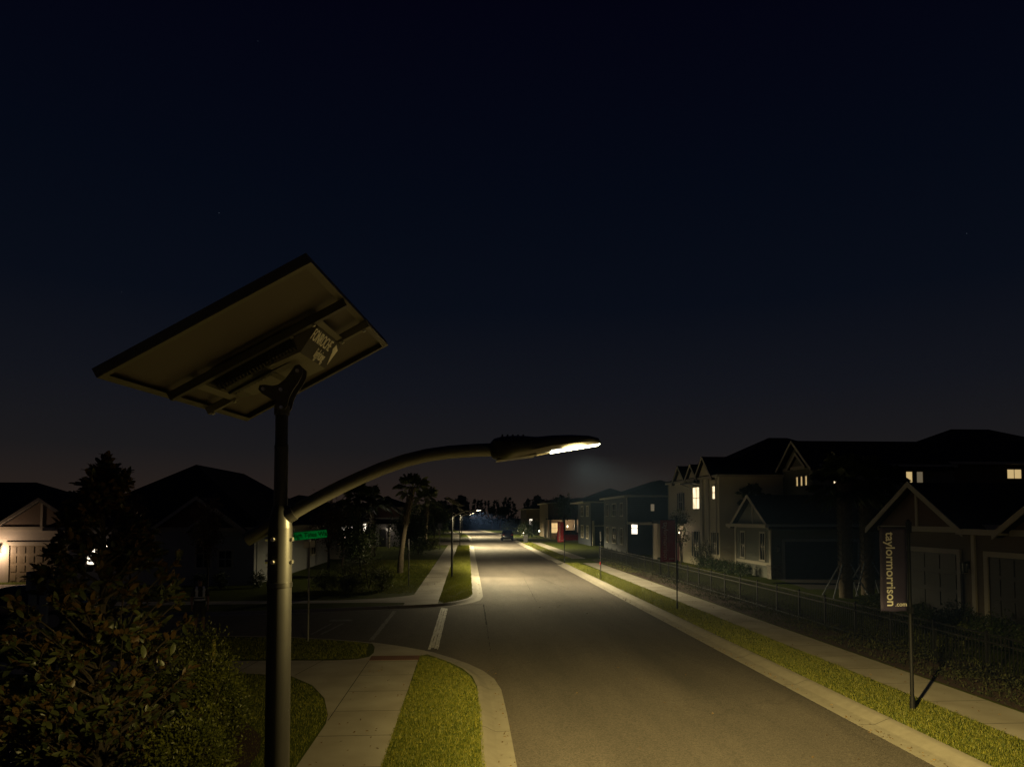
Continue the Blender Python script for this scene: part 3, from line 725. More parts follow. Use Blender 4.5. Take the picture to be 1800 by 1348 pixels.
def hip(h,x0,x1,y0,y1,ze,zr,oh=.45,th=.18,m=None,trim=None,name='roof'):
    X0,X1,Y0,Y1=x0-oh,x1+oh,y0-oh,y1+oh; b=MB(); dx,dy=X1-X0,Y1-Y0
    if dx>=dy: r0=(X0+dy/2,(Y0+Y1)/2,zr); r1=(X1-dy/2,(Y0+Y1)/2,zr)
    else: r0=((X0+X1)/2,Y0+dx/2,zr); r1=((X0+X1)/2,Y1-dx/2,zr)
    b.add([(X0,Y0,ze),(X1,Y0,ze),(X1,Y1,ze),(X0,Y1,ze),r0,r1],
      [(0,1,4),(1,2,5,4),(2,3,5),(3,0,4,5),(0,3,2,1)] if dx<dy else [(0,1,5,4),(1,2,5),(2,3,4,5),(3,0,4),(0,3,2,1)])
    r=b.build(name,m or M_ROOF,h)
    f=MB()
    f.box(X0-.03,X1+.03,Y0-.03,Y0,ze-th,ze-.003); f.box(X0-.03,X1+.03,Y1,Y1+.03,ze-th,ze-.003)
    f.box(X0-.03,X0,Y0,Y1,ze-th,ze-.003); f.box(X1,X1+.03,Y0,Y1,ze-th,ze-.003)
    f.box(X0,X1,Y0,Y1,ze-th+.01,ze-th+.03)
    f.build('fascia',trim or M_TRIM,r); return r
def gable(h,face,c,u,half,depth,ze,zr,oh=.4,wall=None,trim=None,post=True,brk=True,name='gable_roof',band=True,inner=None):
    """gable whose triangle faces the viewer on `face` at plane c; ridge runs back `depth`"""
    f=fc(face,c); b=MB(); s=(zr-ze)/half; t=.12; e=half+oh; zl=ze-s*oh
    P=[f(u-e,zl,oh),f(u,zr,oh),f(u+e,zl,oh),f(u-e,zl,-depth),f(u,zr,-depth),f(u+e,zl,-depth)]
    Q=[(p[0],p[1],p[2]-t) for p in P]; n=6
    b.add(P+Q,[(0,1,4,3),(1,2,5,4),(6,9,10,7),(7,10,11,8),(0,3,9,6),(2,8,11,5),(0,6,7,1),(1,7,8,2),(3,4,10,9),(4,5,11,10)])
    r=b.build(name,M_ROOF,h)
    bb=MB(); w=.2
    A=[f(u-e-.02,zl+.02,oh+.03),f(u,zr+.03,oh+.03),f(u+e+.02,zl+.02,oh+.03)]
    for (p,q) in ((A[0],A[1]),(A[2],A[1])):
        v=[]
        for d in (0.,.035):
            for x in (p,q):
                y=f(0,0,0); z0=x
                if face=='W': v+= [(x[0]+d,x[1],x[2]),(x[0]+d,x[1],x[2]-w)]
                elif face=='E': v+= [(x[0]-d,x[1],x[2]),(x[0]-d,x[1],x[2]-w)]
                else: v+= [(x[0],x[1]+d,x[2]),(x[0],x[1]+d,x[2]-w)]
        bb.add(v,[(0,1,3,2),(4,6,7,5),(0,2,6,4),(1,5,7,3),(0,4,5,1),(2,3,7,6)])
    bb.build('barge_board',trim or M_TRIM,r)
    g=MB(); v=[f(u-half,ze-.13,.0),f(u+half,ze-.13,.0),f(u,zr-.14,.0)]; v2=[f(u-half,ze-.13,-.3),f(u+half,ze-.13,-.3),f(u,zr-.14,-.3)]
    g.add(v+v2,[(0,1,2),(3,5,4),(0,3,4,1),(1,4,5,2),(2,5,3,0)]); g.build('gable_wall',inner or wall or M_TRIM,r)
    k=MB()
    if band: fbox(k,face,c,u-half-.02,u+half+.02,ze-.26,ze-.08,.0,.05)
    if post: fbox(k,face,c,u-.06,u+.06,ze-.08,zr-.25,.0,.045)
    if k.v: k.build('gable_trim',trim or M_TRIM,r)
    return r
def walls(h,x0,x1,y0,y1,z1,m,z0=0.,name='wall'):
    return MB().box(x0,x1,y0,y1,z0,z1).build(name,m,h)
def coach(h,face,c,u,z,lit=False):
    b=MB(); fbox(b,face,c,u-.05,u+.05,z-.08,z+.16,0,.03); fbox(b,face,c,u-.02,u+.02,z+.12,z+.15,.03,.14)
    fbox(b,face,c,u-.09,u+.09,z+.09,z+.12,.06,.24); fbox(b,face,c,u-.07,u+.07,z-.2,z-.17,.08,.22)
    for du in (-.07,.055):
        for dd in (.08,.205): fbox(b,face,c,u+du,u+du+.015,z-.17,z+.09,dd,dd+.015)
    l=b.build('wall_lantern',M_LANT,h); g=MB(); fbox(g,face,c,u-.045,u+.045,z-.165,z+.085,.105,.195); g.build('lantern_glass',M_BULB if lit else mat('frosted_glass',(.2,.19,.17),.4),l)
    return l
def plight(x,y,z,e,colr=(1,.74,.45),r=.06):
    l=bpy.data.lights.new('porch_light','POINT'); l.energy=e; l.color=colr; l.shadow_soft_size=r
    o=bpy.data.objects.new('porch_light',l); col.objects.link(o); o.location=(x,y,z)

W_TAN=siding_mat('tan_stucco',(.13,.10,.065),'Z',.9); W_BRN=siding_mat('brown_board',(.11,.065,.045),'Y',.3)
W_GRN=siding_mat('grey_green_siding',(.16,.165,.14),'Z',.2); W_CRM=siding_mat('cream_siding',(.62,.56,.42),'Z',.2)
W_GRY=siding_mat('pale_grey_stucco',(.36,.37,.38),'Z',.8); W_BLU=siding_mat('blue_grey_siding',(.032,.040,.056),'Z',.2)
W_WHT=siding_mat('off_white_stucco',(.45,.41,.35),'Z',.8); G_BRN=mat('garage_brown',(.035,.028,.022),.5,noise=(3,.3)); G_TAN=mat('garage_tan',(.30,.25,.17),.42,noise=(3,.3))
G_DRK=mat('garage_dark',(.035,.04,.045),.5,noise=(3,.3)); S_DRK=mat('shutter_dark',(.03,.035,.04),.6)

# right 1: single storey with two garage doors and two street gables (nearest on the right)
h=thing('house','brown single-storey house behind the plum banner, two garage doors under low gables','house',(0,-0.93,LAND))
walls(h,15.7,30,13,27.2,3.2,W_TAN)
hip(h,16.6,30,13,27.2,3.35,4.75,.3)
gable(h,'W',15.7,24.9,2.35,12,3.35,4.80,.32,inner=W_BRN); gable(h,'W',15.7,18.25,2.35,12,3.30,4.75,.32,inner=W_BRN)
fb=MB(); fbox(fb,'W',15.7,20.7,22.5,3.05,3.22,0,.34); fb.build('eave_fascia',M_TRIM,h)
garage(h,'W',15.7,22.85,26.0,0,2.4,G_BRN); garage(h,'W',15.7,19.3,21.5,0,2.4,G_BRN)
coach(h,'W',15.7,22.4,2.05); b=MB(); fbox(b,'W',15.7,22.05,22.2,0,3.03,0,.06); b.each('corner_board',M_TRIM,h)
# right 2: two storey with a garage wing
h=thing('house','grey-green two-storey house with a small gabled garage wing and three lit slit windows','house',(0,-1.0,LAND))
walls(h,17.6,30,41.3,46.8,3.1,W_GRN); walls(h,21.7,31,44.5,49.2,6.75,W_GRN,3.101,'upper_wall')
gable(h,'W',17.6,44.0,2.75,13,3.2,4.95,.35,trim=M_TRIM,inner=W_GRN)
MB().box(17.25,31,40.95,41.3,3.02,3.17).build('fascia',mat('grey_fascia',(.3,.3,.27),.6),h)
MB().box(17.1,17.6,41.0,47.3,2.95,3.17).build('porch_beam',M_TRIM,h)
window(h,'W',17.6,45.3,45.85,1.05,2.6); window(h,'W',17.6,42.2,42.85,1.05,2.6)
b=MB(); fbox(b,'W',17.6,41.3,41.55,0,2.94,0,.08); fbox(b,'W',17.6,46.6,46.85,0,2.94,0,.08); fbox(b,'W',17.6,41.56,46.59,.72,.9,0,.06); b.each('corner_board',M_TRIM,h)
b=MB().box(17.48,18.15,41.18,41.7,0,.75).box(17.45,18.18,41.15,41.73,.75,.8); b.build('stone_base',M_STONE,h)
garage(h,'S',41.3,18.35,22.7,0,2.15,G_DRK,trim=mat('grey_fascia',(.3,.3,.27),.6)); coach(h,'S',41.3,17.95,1.75)
gable(h,'W',21.7,46.5,2.15,9,6.95,8.6,.42,inner=W_GRN,post=False); gable(h,'W',21.45,45.9,1.05,1.2,6.95,7.75,.2,inner=W_GRN,post=False,name='small_gable')
MB().box(22,31,44.1,44.5,6.72,6.9).build('eave_fascia',mat('grey_fascia',(.3,.3,.27),.6),h)
for i in range(3): 
    yc=46.55-.62*i; window(h,'W',21.7,yc-.15,yc+.09,5.62,6.2,M_WARMD,(0,0),.05)
window(h,'S',44.5,23.05,23.75,4.8,6.25,M_WARM,(0,1),.06); window(h,'S',44.5,27.8,28.2,5.6,6.45,M_WARMD,(0,0),.05); window(h,'S',44.5,28.5,28.9,5.6,6.45,M_FAINT,(0,0),.05)
# house behind right 2
h=thing('house','dark two-storey house standing farthest back on the right, hipped roof rising above its neighbours','house',(0,-1.9,LAND))
walls(h,31,46,48,60,7.2,W_TAN); hip(h,31,46,48,60,7.3,10.3,.5)
window(h,'S',48,36.6,37.6,6.2,6.8,M_WARMD,(1,0),.06)
hip(h,39,47,45.5,48.2,7.0,9.3,.4,name='lower_roof')
# right 3: cream two storey
h=thing('house','cream two-storey house with a bright bay window and three small street gables','house',(0,-0.97,LAND))
walls(h,17.2,31,48.7,61,6.35,W_CRM); hip(h,17.4,31,48.9,61,6.5,9.75,.35)
for yc,hw,zr in ((51.5,1.75,7.95),(54.3,1.35,7.6),(57.5,1.5,7.7)): gable(h,'W',17.2,yc,hw,4.5,6.5,zr,.25,inner=W_CRM,post=False,band=False)
window(h,'W',17.2,52.75,54.3,4.2,5.8,M_WARM,(1,1),.08); window(h,'W',17.2,49.4,49.95,4.85,5.72,M_WARM,(0,1),.07)
window(h,'W',17.2,57.0,57.9,4.1,5.5,None,(1,1),.07); shutters(h,'W',17.2,57.0,57.9,4.1,5.5,S_DRK)
window(h,'W',17.2,49.3,49.9,1.0,2.5); shutters(h,'W',17.2,49.3,49.9,1.0,2.5,S_DRK,.3)
window(h,'W',17.2,53.0,54.2,.6,2.5); shutters(h,'W',17.2,53.0,54.2,.6,2.5,S_DRK)
b=MB().box(16.3,17.2,52.4,54.7,6.05,6.15); 
for y in (52.6,54.5): b.tube([(16.4,y,6.05),(17.2,y,5.75)],.03,5)
b.build('window_awning',S_DRK,h)
b=MB().box(15.6,17.2,56.0,60.5,3.05,3.3); b.build('porch_roof',M_ROOF,h)
for y in (56.2,60.3): MB().box(15.65,15.95,y-.15,y+.15,0,3.05).build('porch_column',M_TRIM,h)
d=MB(); fbox(d,'W',17.2,58.0,59.0,0,2.2,0,.04); d.build('front_door',mat('door_wine',(.15,.04,.05),.5),h)
coach(h,'W',17.2,57.5,2.4,True); plight(16.6,56.5,2.6,22)
b=MB(); 
for y in (50.6,51.9): fbox(b,'W',17.2,y,y+.5,0,6.3,0,.12)
b.each('pilaster',M_TRIM,h)
for x,y in ((17.12,49.0),(17.12,60.6)): MB().tube([(x,y,6.3),(x-.04,y,6.1),(x-.04,y,.1)],.045,6).build('downspout',M_TRIM,h)
# right 4
h=thing('house','dark blue-grey two-storey house with one square lit window and a tapered cream porch column','house',(0,-0.8,LAND))
walls(h,15.3,24,68,80,5.5,W_BLU); hip(h,15.3,24,68,80,5.65,7.35,.4)
for a,b_ in ((70.2,71.2),(73.4,75.2),(77.4,78.4)): window(h,'W',15.3,a,b_,.9,2.4,None,(1,1),.08); window(h,'W',15.3,a,b_,3.7,4.9,None,(1,1),.08)
MB().tube([(15.2,68.2,5.4),(15.24,68.15,5.2),(15.24,68.15,.1)],.05,6).build('downspout',M_TRIM,h)
window(h,'S',68,15.62,16.2,1.95,3.05,M_WARM2,(0,1),.06,trim=S_DRK); window(h,'S',68,17.5,17.85,4.15,4.8,M_FAINT,(0,0),.05,trim=S_DRK)
MB().box(15.2,18.6,63.2,68,2.88,3.1).build('porch_beam',M_TRIM,h)
MB().add([(16.75,63.3,0),(17.45,63.3,0),(17.45,64,0),(16.75,64,0),(16.9,63.45,2.88),(17.3,63.45,2.88),(17.3,63.85,2.88),(16.9,63.85,2.88)],[(0,3,2,1),(4,5,6,7),(0,1,5,4),(1,2,6,5),(2,3,7,6),(3,0,4,7)]).build('porch_column',mat('column_cream',(.62,.56,.42),.7),h)
# right 5
h=thing('house','blue-grey house with a pointed hip roof, unlit, beyond the black fence','house',(0,-0.7,LAND))
walls(h,15.2,23,88,98,5.4,W_BLU); hip(h,14.6,22.4,88,98,5.5,7.3,.4)
MB().box(15.4,15.62,87.9,88,0,3.1).build('door_trim',M_TRIM,h); garage(h,'S',88,15.7,19,0,2.4,G_DRK)
window(h,'S',88,17,17.9,3.9,4.8)
for a,b_ in ((89.6,90.8),(93.5,95.2)): window(h,'W',15.2,a,b_,.9,2.4,None,(1,1),.09); window(h,'W',15.2,a,b_,3.7,4.9,None,(1,1),.09)
# right 6: lit porch
h=thing('house','far grey house with an orange-lit porch behind the red car','house',(0,0,LAND))
walls(h,13.6,26,120,134,5.9,W_TAN); hip(h,13.6,26,120,134,6.0,7.0,.4)
MB().box(13.2,24,116.2,120,3.1,3.35).build('porch_roof',M_ROOF,h)
for x in (13.4,15.6,17.6,18.6,20.8): MB().box(x,x+.35,116.3,116.65,0,3.1).build('porch_column',M_TRIM,h)
coach(h,'S',120,16.9,2.0,True); coach(h,'S',120,19.6,2.0,True)
plight(16.9,118.2,2.3,170,(1,.72,.42)); plight(19.8,118.2,2.3,150,(1,.76,.5)); plight(14.6,118.2,2.4,25,(1,.62,.28))
d=MB(); fbox(d,'S',120,17.9,18.9,0,2.2,0,.04); d.build('front_door',G_BRN,h)
window(h,'S',120,14.2,15.4,.9,2.5,M_WARMD,(1,1))
h=thing('house','farthest house on the right, dark with one tall lit window above a glowing shrub','house',(0,0,LAND))
walls(h,12.4,26,150,166,5.2,W_TAN); hip(h,12.4,26,150,166,5.3,7.4,.5); window(h,'S',150,13.0,13.65,1.7,3.1,M_WARM2,(0,1),.08); window(h,'S',150,16,17.2,1.2,2.6)
# left 1 : garage lit by a wall lantern
h=thing('house','single-storey house at the left edge, gabled garage glowing beside a wall lantern','house',(0,1.5,LAND))
walls(h,-40,-21.4,39.5,52,2.95,W_WHT); hip(h,-44,-21.6,39.9,52,3.05,5.8,.4)
gable(h,'S',39.5,-23.55,2.25,8,3.12,4.62,.35,inner=mat('gable_brown',(.16,.12,.09),.8),trim=M_TRIM)
garage(h,'S',39.5,-25.2,-21.95,0,2.02,G_TAN,cols=7,rows=4,tw=.2)
coach(h,'S',39.5,-25.75,1.85,True); plight(-25.8,40.45,1.8,120,(1,.66,.42),.08)
# left 2
h=thing('house','grey stucco corner house with a big dark hip roof facing the side road','house',(0,0.85,LAND))
walls(h,-20.9,-11.2,38,57.6,2.95,W_GRY); hip(h,-21.6,-11.2,38.0,57.6,3.05,6.75,.4)
gable(h,'S',37.6,-14.15,2.1,6,3.1,4.65,.35,inner=mat('gable_rust',(.16,.08,.055),.8),post=False); gable(h,'S',37.3,-13.1,1.25,2,3.1,4.05,.3,inner=S_DRK,post=False,name='small_gable')
MB().box(-16.2,-11.25,37.6,38,0,2.94).build('bay_wall',W_GRY,h)
window(h,'S',37.6,-14.2,-13.5,.95,2.4); window(h,'S',37.6,-13.05,-12.4,.95,1.8)
window(h,'S',38,-19.95,-19.55,1.1,1.9,M_WARM2,(0,1)); coach(h,'S',38,-18.9,2.0,True); plight(-18.9,38.3,2.0,2.5,(1,.68,.5))
window(h,'S',38,-17.9,-16.9,1.0,2.3)
window(h,'E',-11.2,44,45.2,.9,2.3); window(h,'E',-11.2,51,52.4,.9,2.3)
MB().box(-11.2,-11.05,38,57.6,2.8,2.95).build('fascia',M_TRIM,h)
# left 3 : lit window band behind foliage
h=thing('house','low house beyond the street name sign whose bright windows shine through the leaves','house',(0,0.7,LAND))
walls(h,-20,-10.9,61,78,3.0,W_WHT); hip(h,-20,-10.9,61,78,3.1,5.6,.4)
window(h,'E',-10.9,61.3,70.5,1.75,2.72,M_WARM2,(7,0),.06); window(h,'E',-10.9,74.2,77,1.6,2.85,M_WARM2,(0,0),.06)
h=thing('house','left house with a rust gable over its porch and a pink-lit front door','house',(0,0.6,LAND))
walls(h,-20,-11.3,82,104,3.0,W_GRY); hip(h,-20,-11.3,82,104,3.1,5.4,.4)
gable(h,'S',81.9,-9.5,2.4,6,3.6,5.3,.3,inner=mat('gable_rust',(.16,.08,.055),.8),post=False)
walls(h,-11.3,-7.2,86,96,3.3,W_GRY,name='porch_wall')
MB().box(-11.6,-6.9,82,86,2.75,2.95).build('porch_roof',M_ROOF,h); MB().box(-9.2,-8.95,82.2,82.45,0,2.75).build('porch_column',M_TRIM,h)
d=MB(); fbox(d,'S',86,-10.6,-9.8,0,2.1,0,.04); d.build('front_door',S_DRK,h)
coach(h,'S',86,-9.5,2.1,True); plight(-9.25,85.4,1.9,3.5,(1,.72,.6)); plight(-8.3,83.6,2.5,1.5,(1,.8,.7))
h=thing('house','distant left house with a pale upper wall and small porch lights','house',(0,0,LAND))
walls(h,-18,-8.2,112,126,5.0,W_WHT); hip(h,-18,-8.2,112,126,5.1,6.8,.4); window(h,'S',112,-10.5,-9.4,3.6,4.4); coach(h,'S',112,-8.6,3.7,True); coach(h,'E',-8.2,114,2.3,True); plight(-7.6,114,2.3,5)
# far hip roof peeking beside the lamp arm
h=thing('house','dark hip-roofed house peeking out between the lamp pole and its arm','house',(0,0,LAND))
walls(h,-34,-21.5,72,88,4.4,W_GRY); hip(h,-34,-18.5,72,88,4.5,7.3,.5); window(h,'S',72,-27,-26,1,2.4)

# ------------------------------------------------------------------ fence on the right
FX=11.4
ft=thing('fence','long black metal picket fence between the right-hand pavement and the front gardens','fence',(FX,8,LAND))
L=53.2; b=MB(); 
for z in (.16,.86,1.03): b.box(-.016,.016,0,L,z-.016,z+.016)
b.each('rail',M_FENCE,ft)
y=0.
while y<=L+.01:
    MB().box(-.028,.028,y-.028,y+.028,-.03,1.09).add([(-.034,y-.034,1.09),(.034,y-.034,1.09),(.034,y+.034,1.09),(-.034,y+.034,1.09),(0,y,1.12)],[(0,1,4),(1,2,4),(2,3,4),(3,0,4),(0,3,2,1)]).build('post',M_FENCE,ft); y+=1.773
y=.11; i=0; rest=MB(); pm=None
while y<L:
    if i<100:
        if pm is None: o=MB().box(-.008,.008,-.008,.008,.05,1.0).build('picket',M_FENCE,ft); pm=o.data; o.location.y=y
        else: link('picket',pm,ft,(0,y,0))
    else: rest.box(-.008,.008,y-.008,y+.008,.05,1.0)
    y+=.111; i+=1
o=rest.build('picket',M_FENCE,ft); o['kind']='stuff'; o['label']='run of identical fence pickets farther along'

# ------------------------------------------------------------------ banner poles
M_BPOLE=mat('banner_pole_black',(.006,.006,.007),.6,spec=.25)
def banner(x,y,zt,m,lm,label,bw=.55,bz0=1.9,bz1=3.52,tex=True,rz=0.,pole_r=.028):
    t=thing('banner_flag',label,'banner',(x,y,LAND),rz,'house-builder banners on poles along the right verge')
    b=MB(); b.tube([(0,0,-.02),(0,0,zt-LAND)],[pole_r,pole_r*.85],12); b.tube([(0,0,zt-LAND),(0,0,zt-LAND+.03)],[pole_r*1.3,.01],10)
    b.tube([(0,0,0),(0,0,.25)],[pole_r*1.5,pole_r*1.3],12)
    b.build('pole',M_BPOLE,t,smooth=True)
    b=MB()
    for z in (bz0,bz1): b.tube([(.02,0,z-LAND),(-bw-.05,0,z-LAND)],.011,8)
    b.box(-.03,.045,-.035,.035,bz1-LAND-.1,bz1-LAND+.1); b.box(-.03,.045,-.035,.035,bz0-LAND-.04,bz0-LAND+.08)
    b.each('bracket_arm',M_BPOLE,t)
    # cloth with soft waves
    nx,nz=8,22; vs=[]; z0,z1=bz0-LAND,bz1-LAND
    for k in range(nz+1):
        for i in range(nx+1):
            u=i/nx; w=k/nz; vs.append((-.045-bw*u,.012*math.sin(u*5+w*3+x)+.008*math.sin(w*9),z0+(z1-z0)*w))
    fs=[(k*(nx+1)+i,k*(nx+1)+i+1,(k+1)*(nx+1)+i+1,(k+1)*(nx+1)+i) for k in range(nz) for i in range(nx)]
    c=MB().add(vs,fs).build('banner_cloth',m,t,smooth=True)
    md=c.modifiers.new('t','SOLIDIFY'); md.thickness=.003; md.offset=0
    hh=z1-z0
    R=Matrix.Rotation(-PI/2,4,'Y')
    # text runs downwards: local x -> -z, local y -> +x, faces -y
    Mt=Matrix(((0,1,0,-.045-bw*.66),(0,0,-1,-.034),(-1,0,0,(z0+z1)/2+.02),(0,0,0,1)))
    l=lettering('taylormorrison',.25*hh/1.62,lm,t,Mt,offset=.0032)
    bb=[v.co.z for v in l.data.vertices]; ln=max(bb)-min(bb); cz=(max(bb)+min(bb))/2; s=hh*.88/ln
    for v in l.data.vertices: v.co.z=(z0+z1)/2+.01+(v.co.z-cz)*s
    Mc=Matrix(((1,0,0,-.045-bw*.285),(0,0,-1,-.034),(0,1,0,z0+hh*.085),(0,0,0,1)))
    lettering('.com',.118*hh/1.62,lm,t,Mc,offset=.0006)
    return t
M_LET2=mat('lettering_dim',(.62,.42,.42),.6)
banner(8.3,12.95,3.62,M_PURP,M_LETR,'nearest banner, plum cloth reading taylormorrison.com on a black pole at the grass edge',pole_r=.034,bw=.52,bz0=1.93,bz1=3.50)
banner(8.18,27.5,3.72,M_MAR,M_LET2,'middle banner, dark maroon cloth on a thin pole by the fence',bw=.60,bz0=1.93,bz1=3.58,pole_r=.026)
banner(7.66,56.1,3.5,M_RED,M_LET2,'farthest banner, bright red cloth in front of the lit porch',bw=.5,bz0=1.7,bz1=3.3,pole_r=.03)

# ------------------------------------------------------------------ street name sign and other posts
def sign_blade(t,M,txt,w=.93,hh=.225,m=M_GREEN,lm=M_GREENL,name='name_plate'):
    s=MB().cbox(-w/2,w/2,-hh/2,hh/2,-.002,.002,.0009,M).build(name,m,t)
    if txt:
        lettering(txt,hh*.86,lm,s,M@Matrix.Translation((0,.0,.0035)),xs=.84,offset=.003,ext=.0012)
        b=MB()
    return s
t=thing('street_sign','bright green street name sign reading High Tides Way on a grey post','street sign',(-4.6,21.1,LAND))
MB().tube([(0,0,-.05),(0,0,2.9)],.027,12).build('post',M_GALV,t,smooth=True)
# plate faces the near lamp and the viewer
d=Vector((.251,-.967,.039)).normalized(); rx=Vector((-d.y,d.x,0)).normalized(); uz=d.cross(rx); 
tilt=Matrix.Rotation(math.radians(-3.5),4,'Y')
Ms=Matrix(((rx.x,uz.x,d.x,0.03),(rx.y,uz.y,d.y,0),(rx.z,uz.z,d.z,3.07),(0,0,0,1)))@Matrix.Rotation(math.radians(5),4,'Z')
sign_blade(t,Ms,'High Tides Way')
Ms2=Matrix(((.25,0,-.97,0.0),(.97,0,.25,0),(0,1,0,2.80),(0,0,0,1)))
sign_blade(t,Ms2,None,.7,.2,mat('sign_back',(.45,.42,.36),.5,metal=.4))
MB().box(-.03,.03,-.03,.03,2.88,2.96).build('bracket',M_STEEL,t)
t=thing('sign_post','thin sign post standing alone on the lawn right of the leaning palm','sign post',(-3.05,37.4,LAND))
MB().tube([(0,0,-.05),(0,0,2.45)],.03,8).build('post',M_GALV,t); MB().box(-.012,.012,-.22,.22,1.9,2.45).build('sign_plate',M_GALV,t)
t=thing('sign_post','thin sign post by the start of the black fence, small red reflector halfway up','sign post',(7.66,40.7,LAND))
MB().tube([(0,0,-.05),(0,0,2.75)],.026,8).build('post',M_POLE,t); MB().box(-.05,-.02,-.05,.05,.85,1.0).build('reflector',mat('red_reflector',(.4,.02,.02),.4),t); MB().box(-.01,.01,-.2,.2,2.2,2.75).build('sign_plate',M_BPOLE,t)
t=thing('sign_post','slim post among the shrubs far down the left pavement','sign post',(-3.0,78,LAND))
MB().tube([(0,0,-.05),(0,0,2.9)],.035,8).build('post',M_GALV,t); MB().box(-.25,.25,-.01,.01,2.4,2.9).build('sign_plate',M_GALV,t)
# stepped white timber stand by the parked car
t=thing('mailbox_stand','pale stepped timber stand with a broad head beside the parked sedan','mailbox stand',(-12.65,22.0,LAND))
MB().cbox(-.33,.33,-.12,.12,1.42,1.98,.02).build('head',M_TWOOD,t)
b=MB().box(-.27,-.10,-.06,.06,.75,1.42).box(.04,.24,-.06,.06,.45,1.42).box(-.22,-.13,-.05,.05,.3,.75); b.box(-.10,.04,-.045,.045,.9,1.0); b.each('brace',M_TWOOD,t)
MB().box(.05,.17,-.055,.055,-.05,.45).box(-.18,-.10,-.05,.05,-.05,.3).each('leg',M_TWOOD,t)
MB().box(-.16,-.03,-.125,-.12,1.5,1.9).build('door',mat('stand_door',(.10,.11,.13),.6),t)
t=thing('marker_stake','short orange marker stake rising above the viburnum hedge','stake',(-4.5,13.0,LAND)); MB().tube([(0,0,-.05),(0,0,1.12)],.035,8).build('stake',mat('orange_plastic',(.5,.15,.05),.6),t)
MB().tube([(0,0,1.05),(0,0,1.1)],.037,8).build('band',mat('tape_white',(.6,.6,.55),.6),t)
t=thing('marker_stake','yellow-topped marker stake just left of the orange stake','stake',(-4.75,13.8,LAND)); MB().tube([(0,0,-.05),(0,0,1.3)],.03,8).build('stake',mat('yellow_plastic',(.4,.34,.08),.6),t)
# kerbside bin
t=thing('wheeled_bin','dark wheeled bin left at the end of the distant driveway','bin',(7.9,97.,LAND))
MB().add([(-.24,-.28,.08),(.24,-.28,.08),(.24,.28,.08),(-.24,.28,.08),(-.3,-.36,1.0),(.3,-.36,1.0),(.3,.36,1.0),(-.3,.36,1.0)],[(0,3,2,1),(4,5,6,7),(0,1,5,4),(1,2,6,5),(2,3,7,6),(3,0,4,7)]).build('body',mat('bin_black',(.008,.008,.01),.6),t)
MB().cbox(-.32,.32,-.4,.38,1.0,1.08,.02).build('lid',mat('bin_grey',(.05,.05,.055),.6),t)
for x in (-.25,.25): MB().tube([(x-.03,.3,.1),(x+.03,.3,.1)],.1,12).build('wheel',M_TYRE,t)

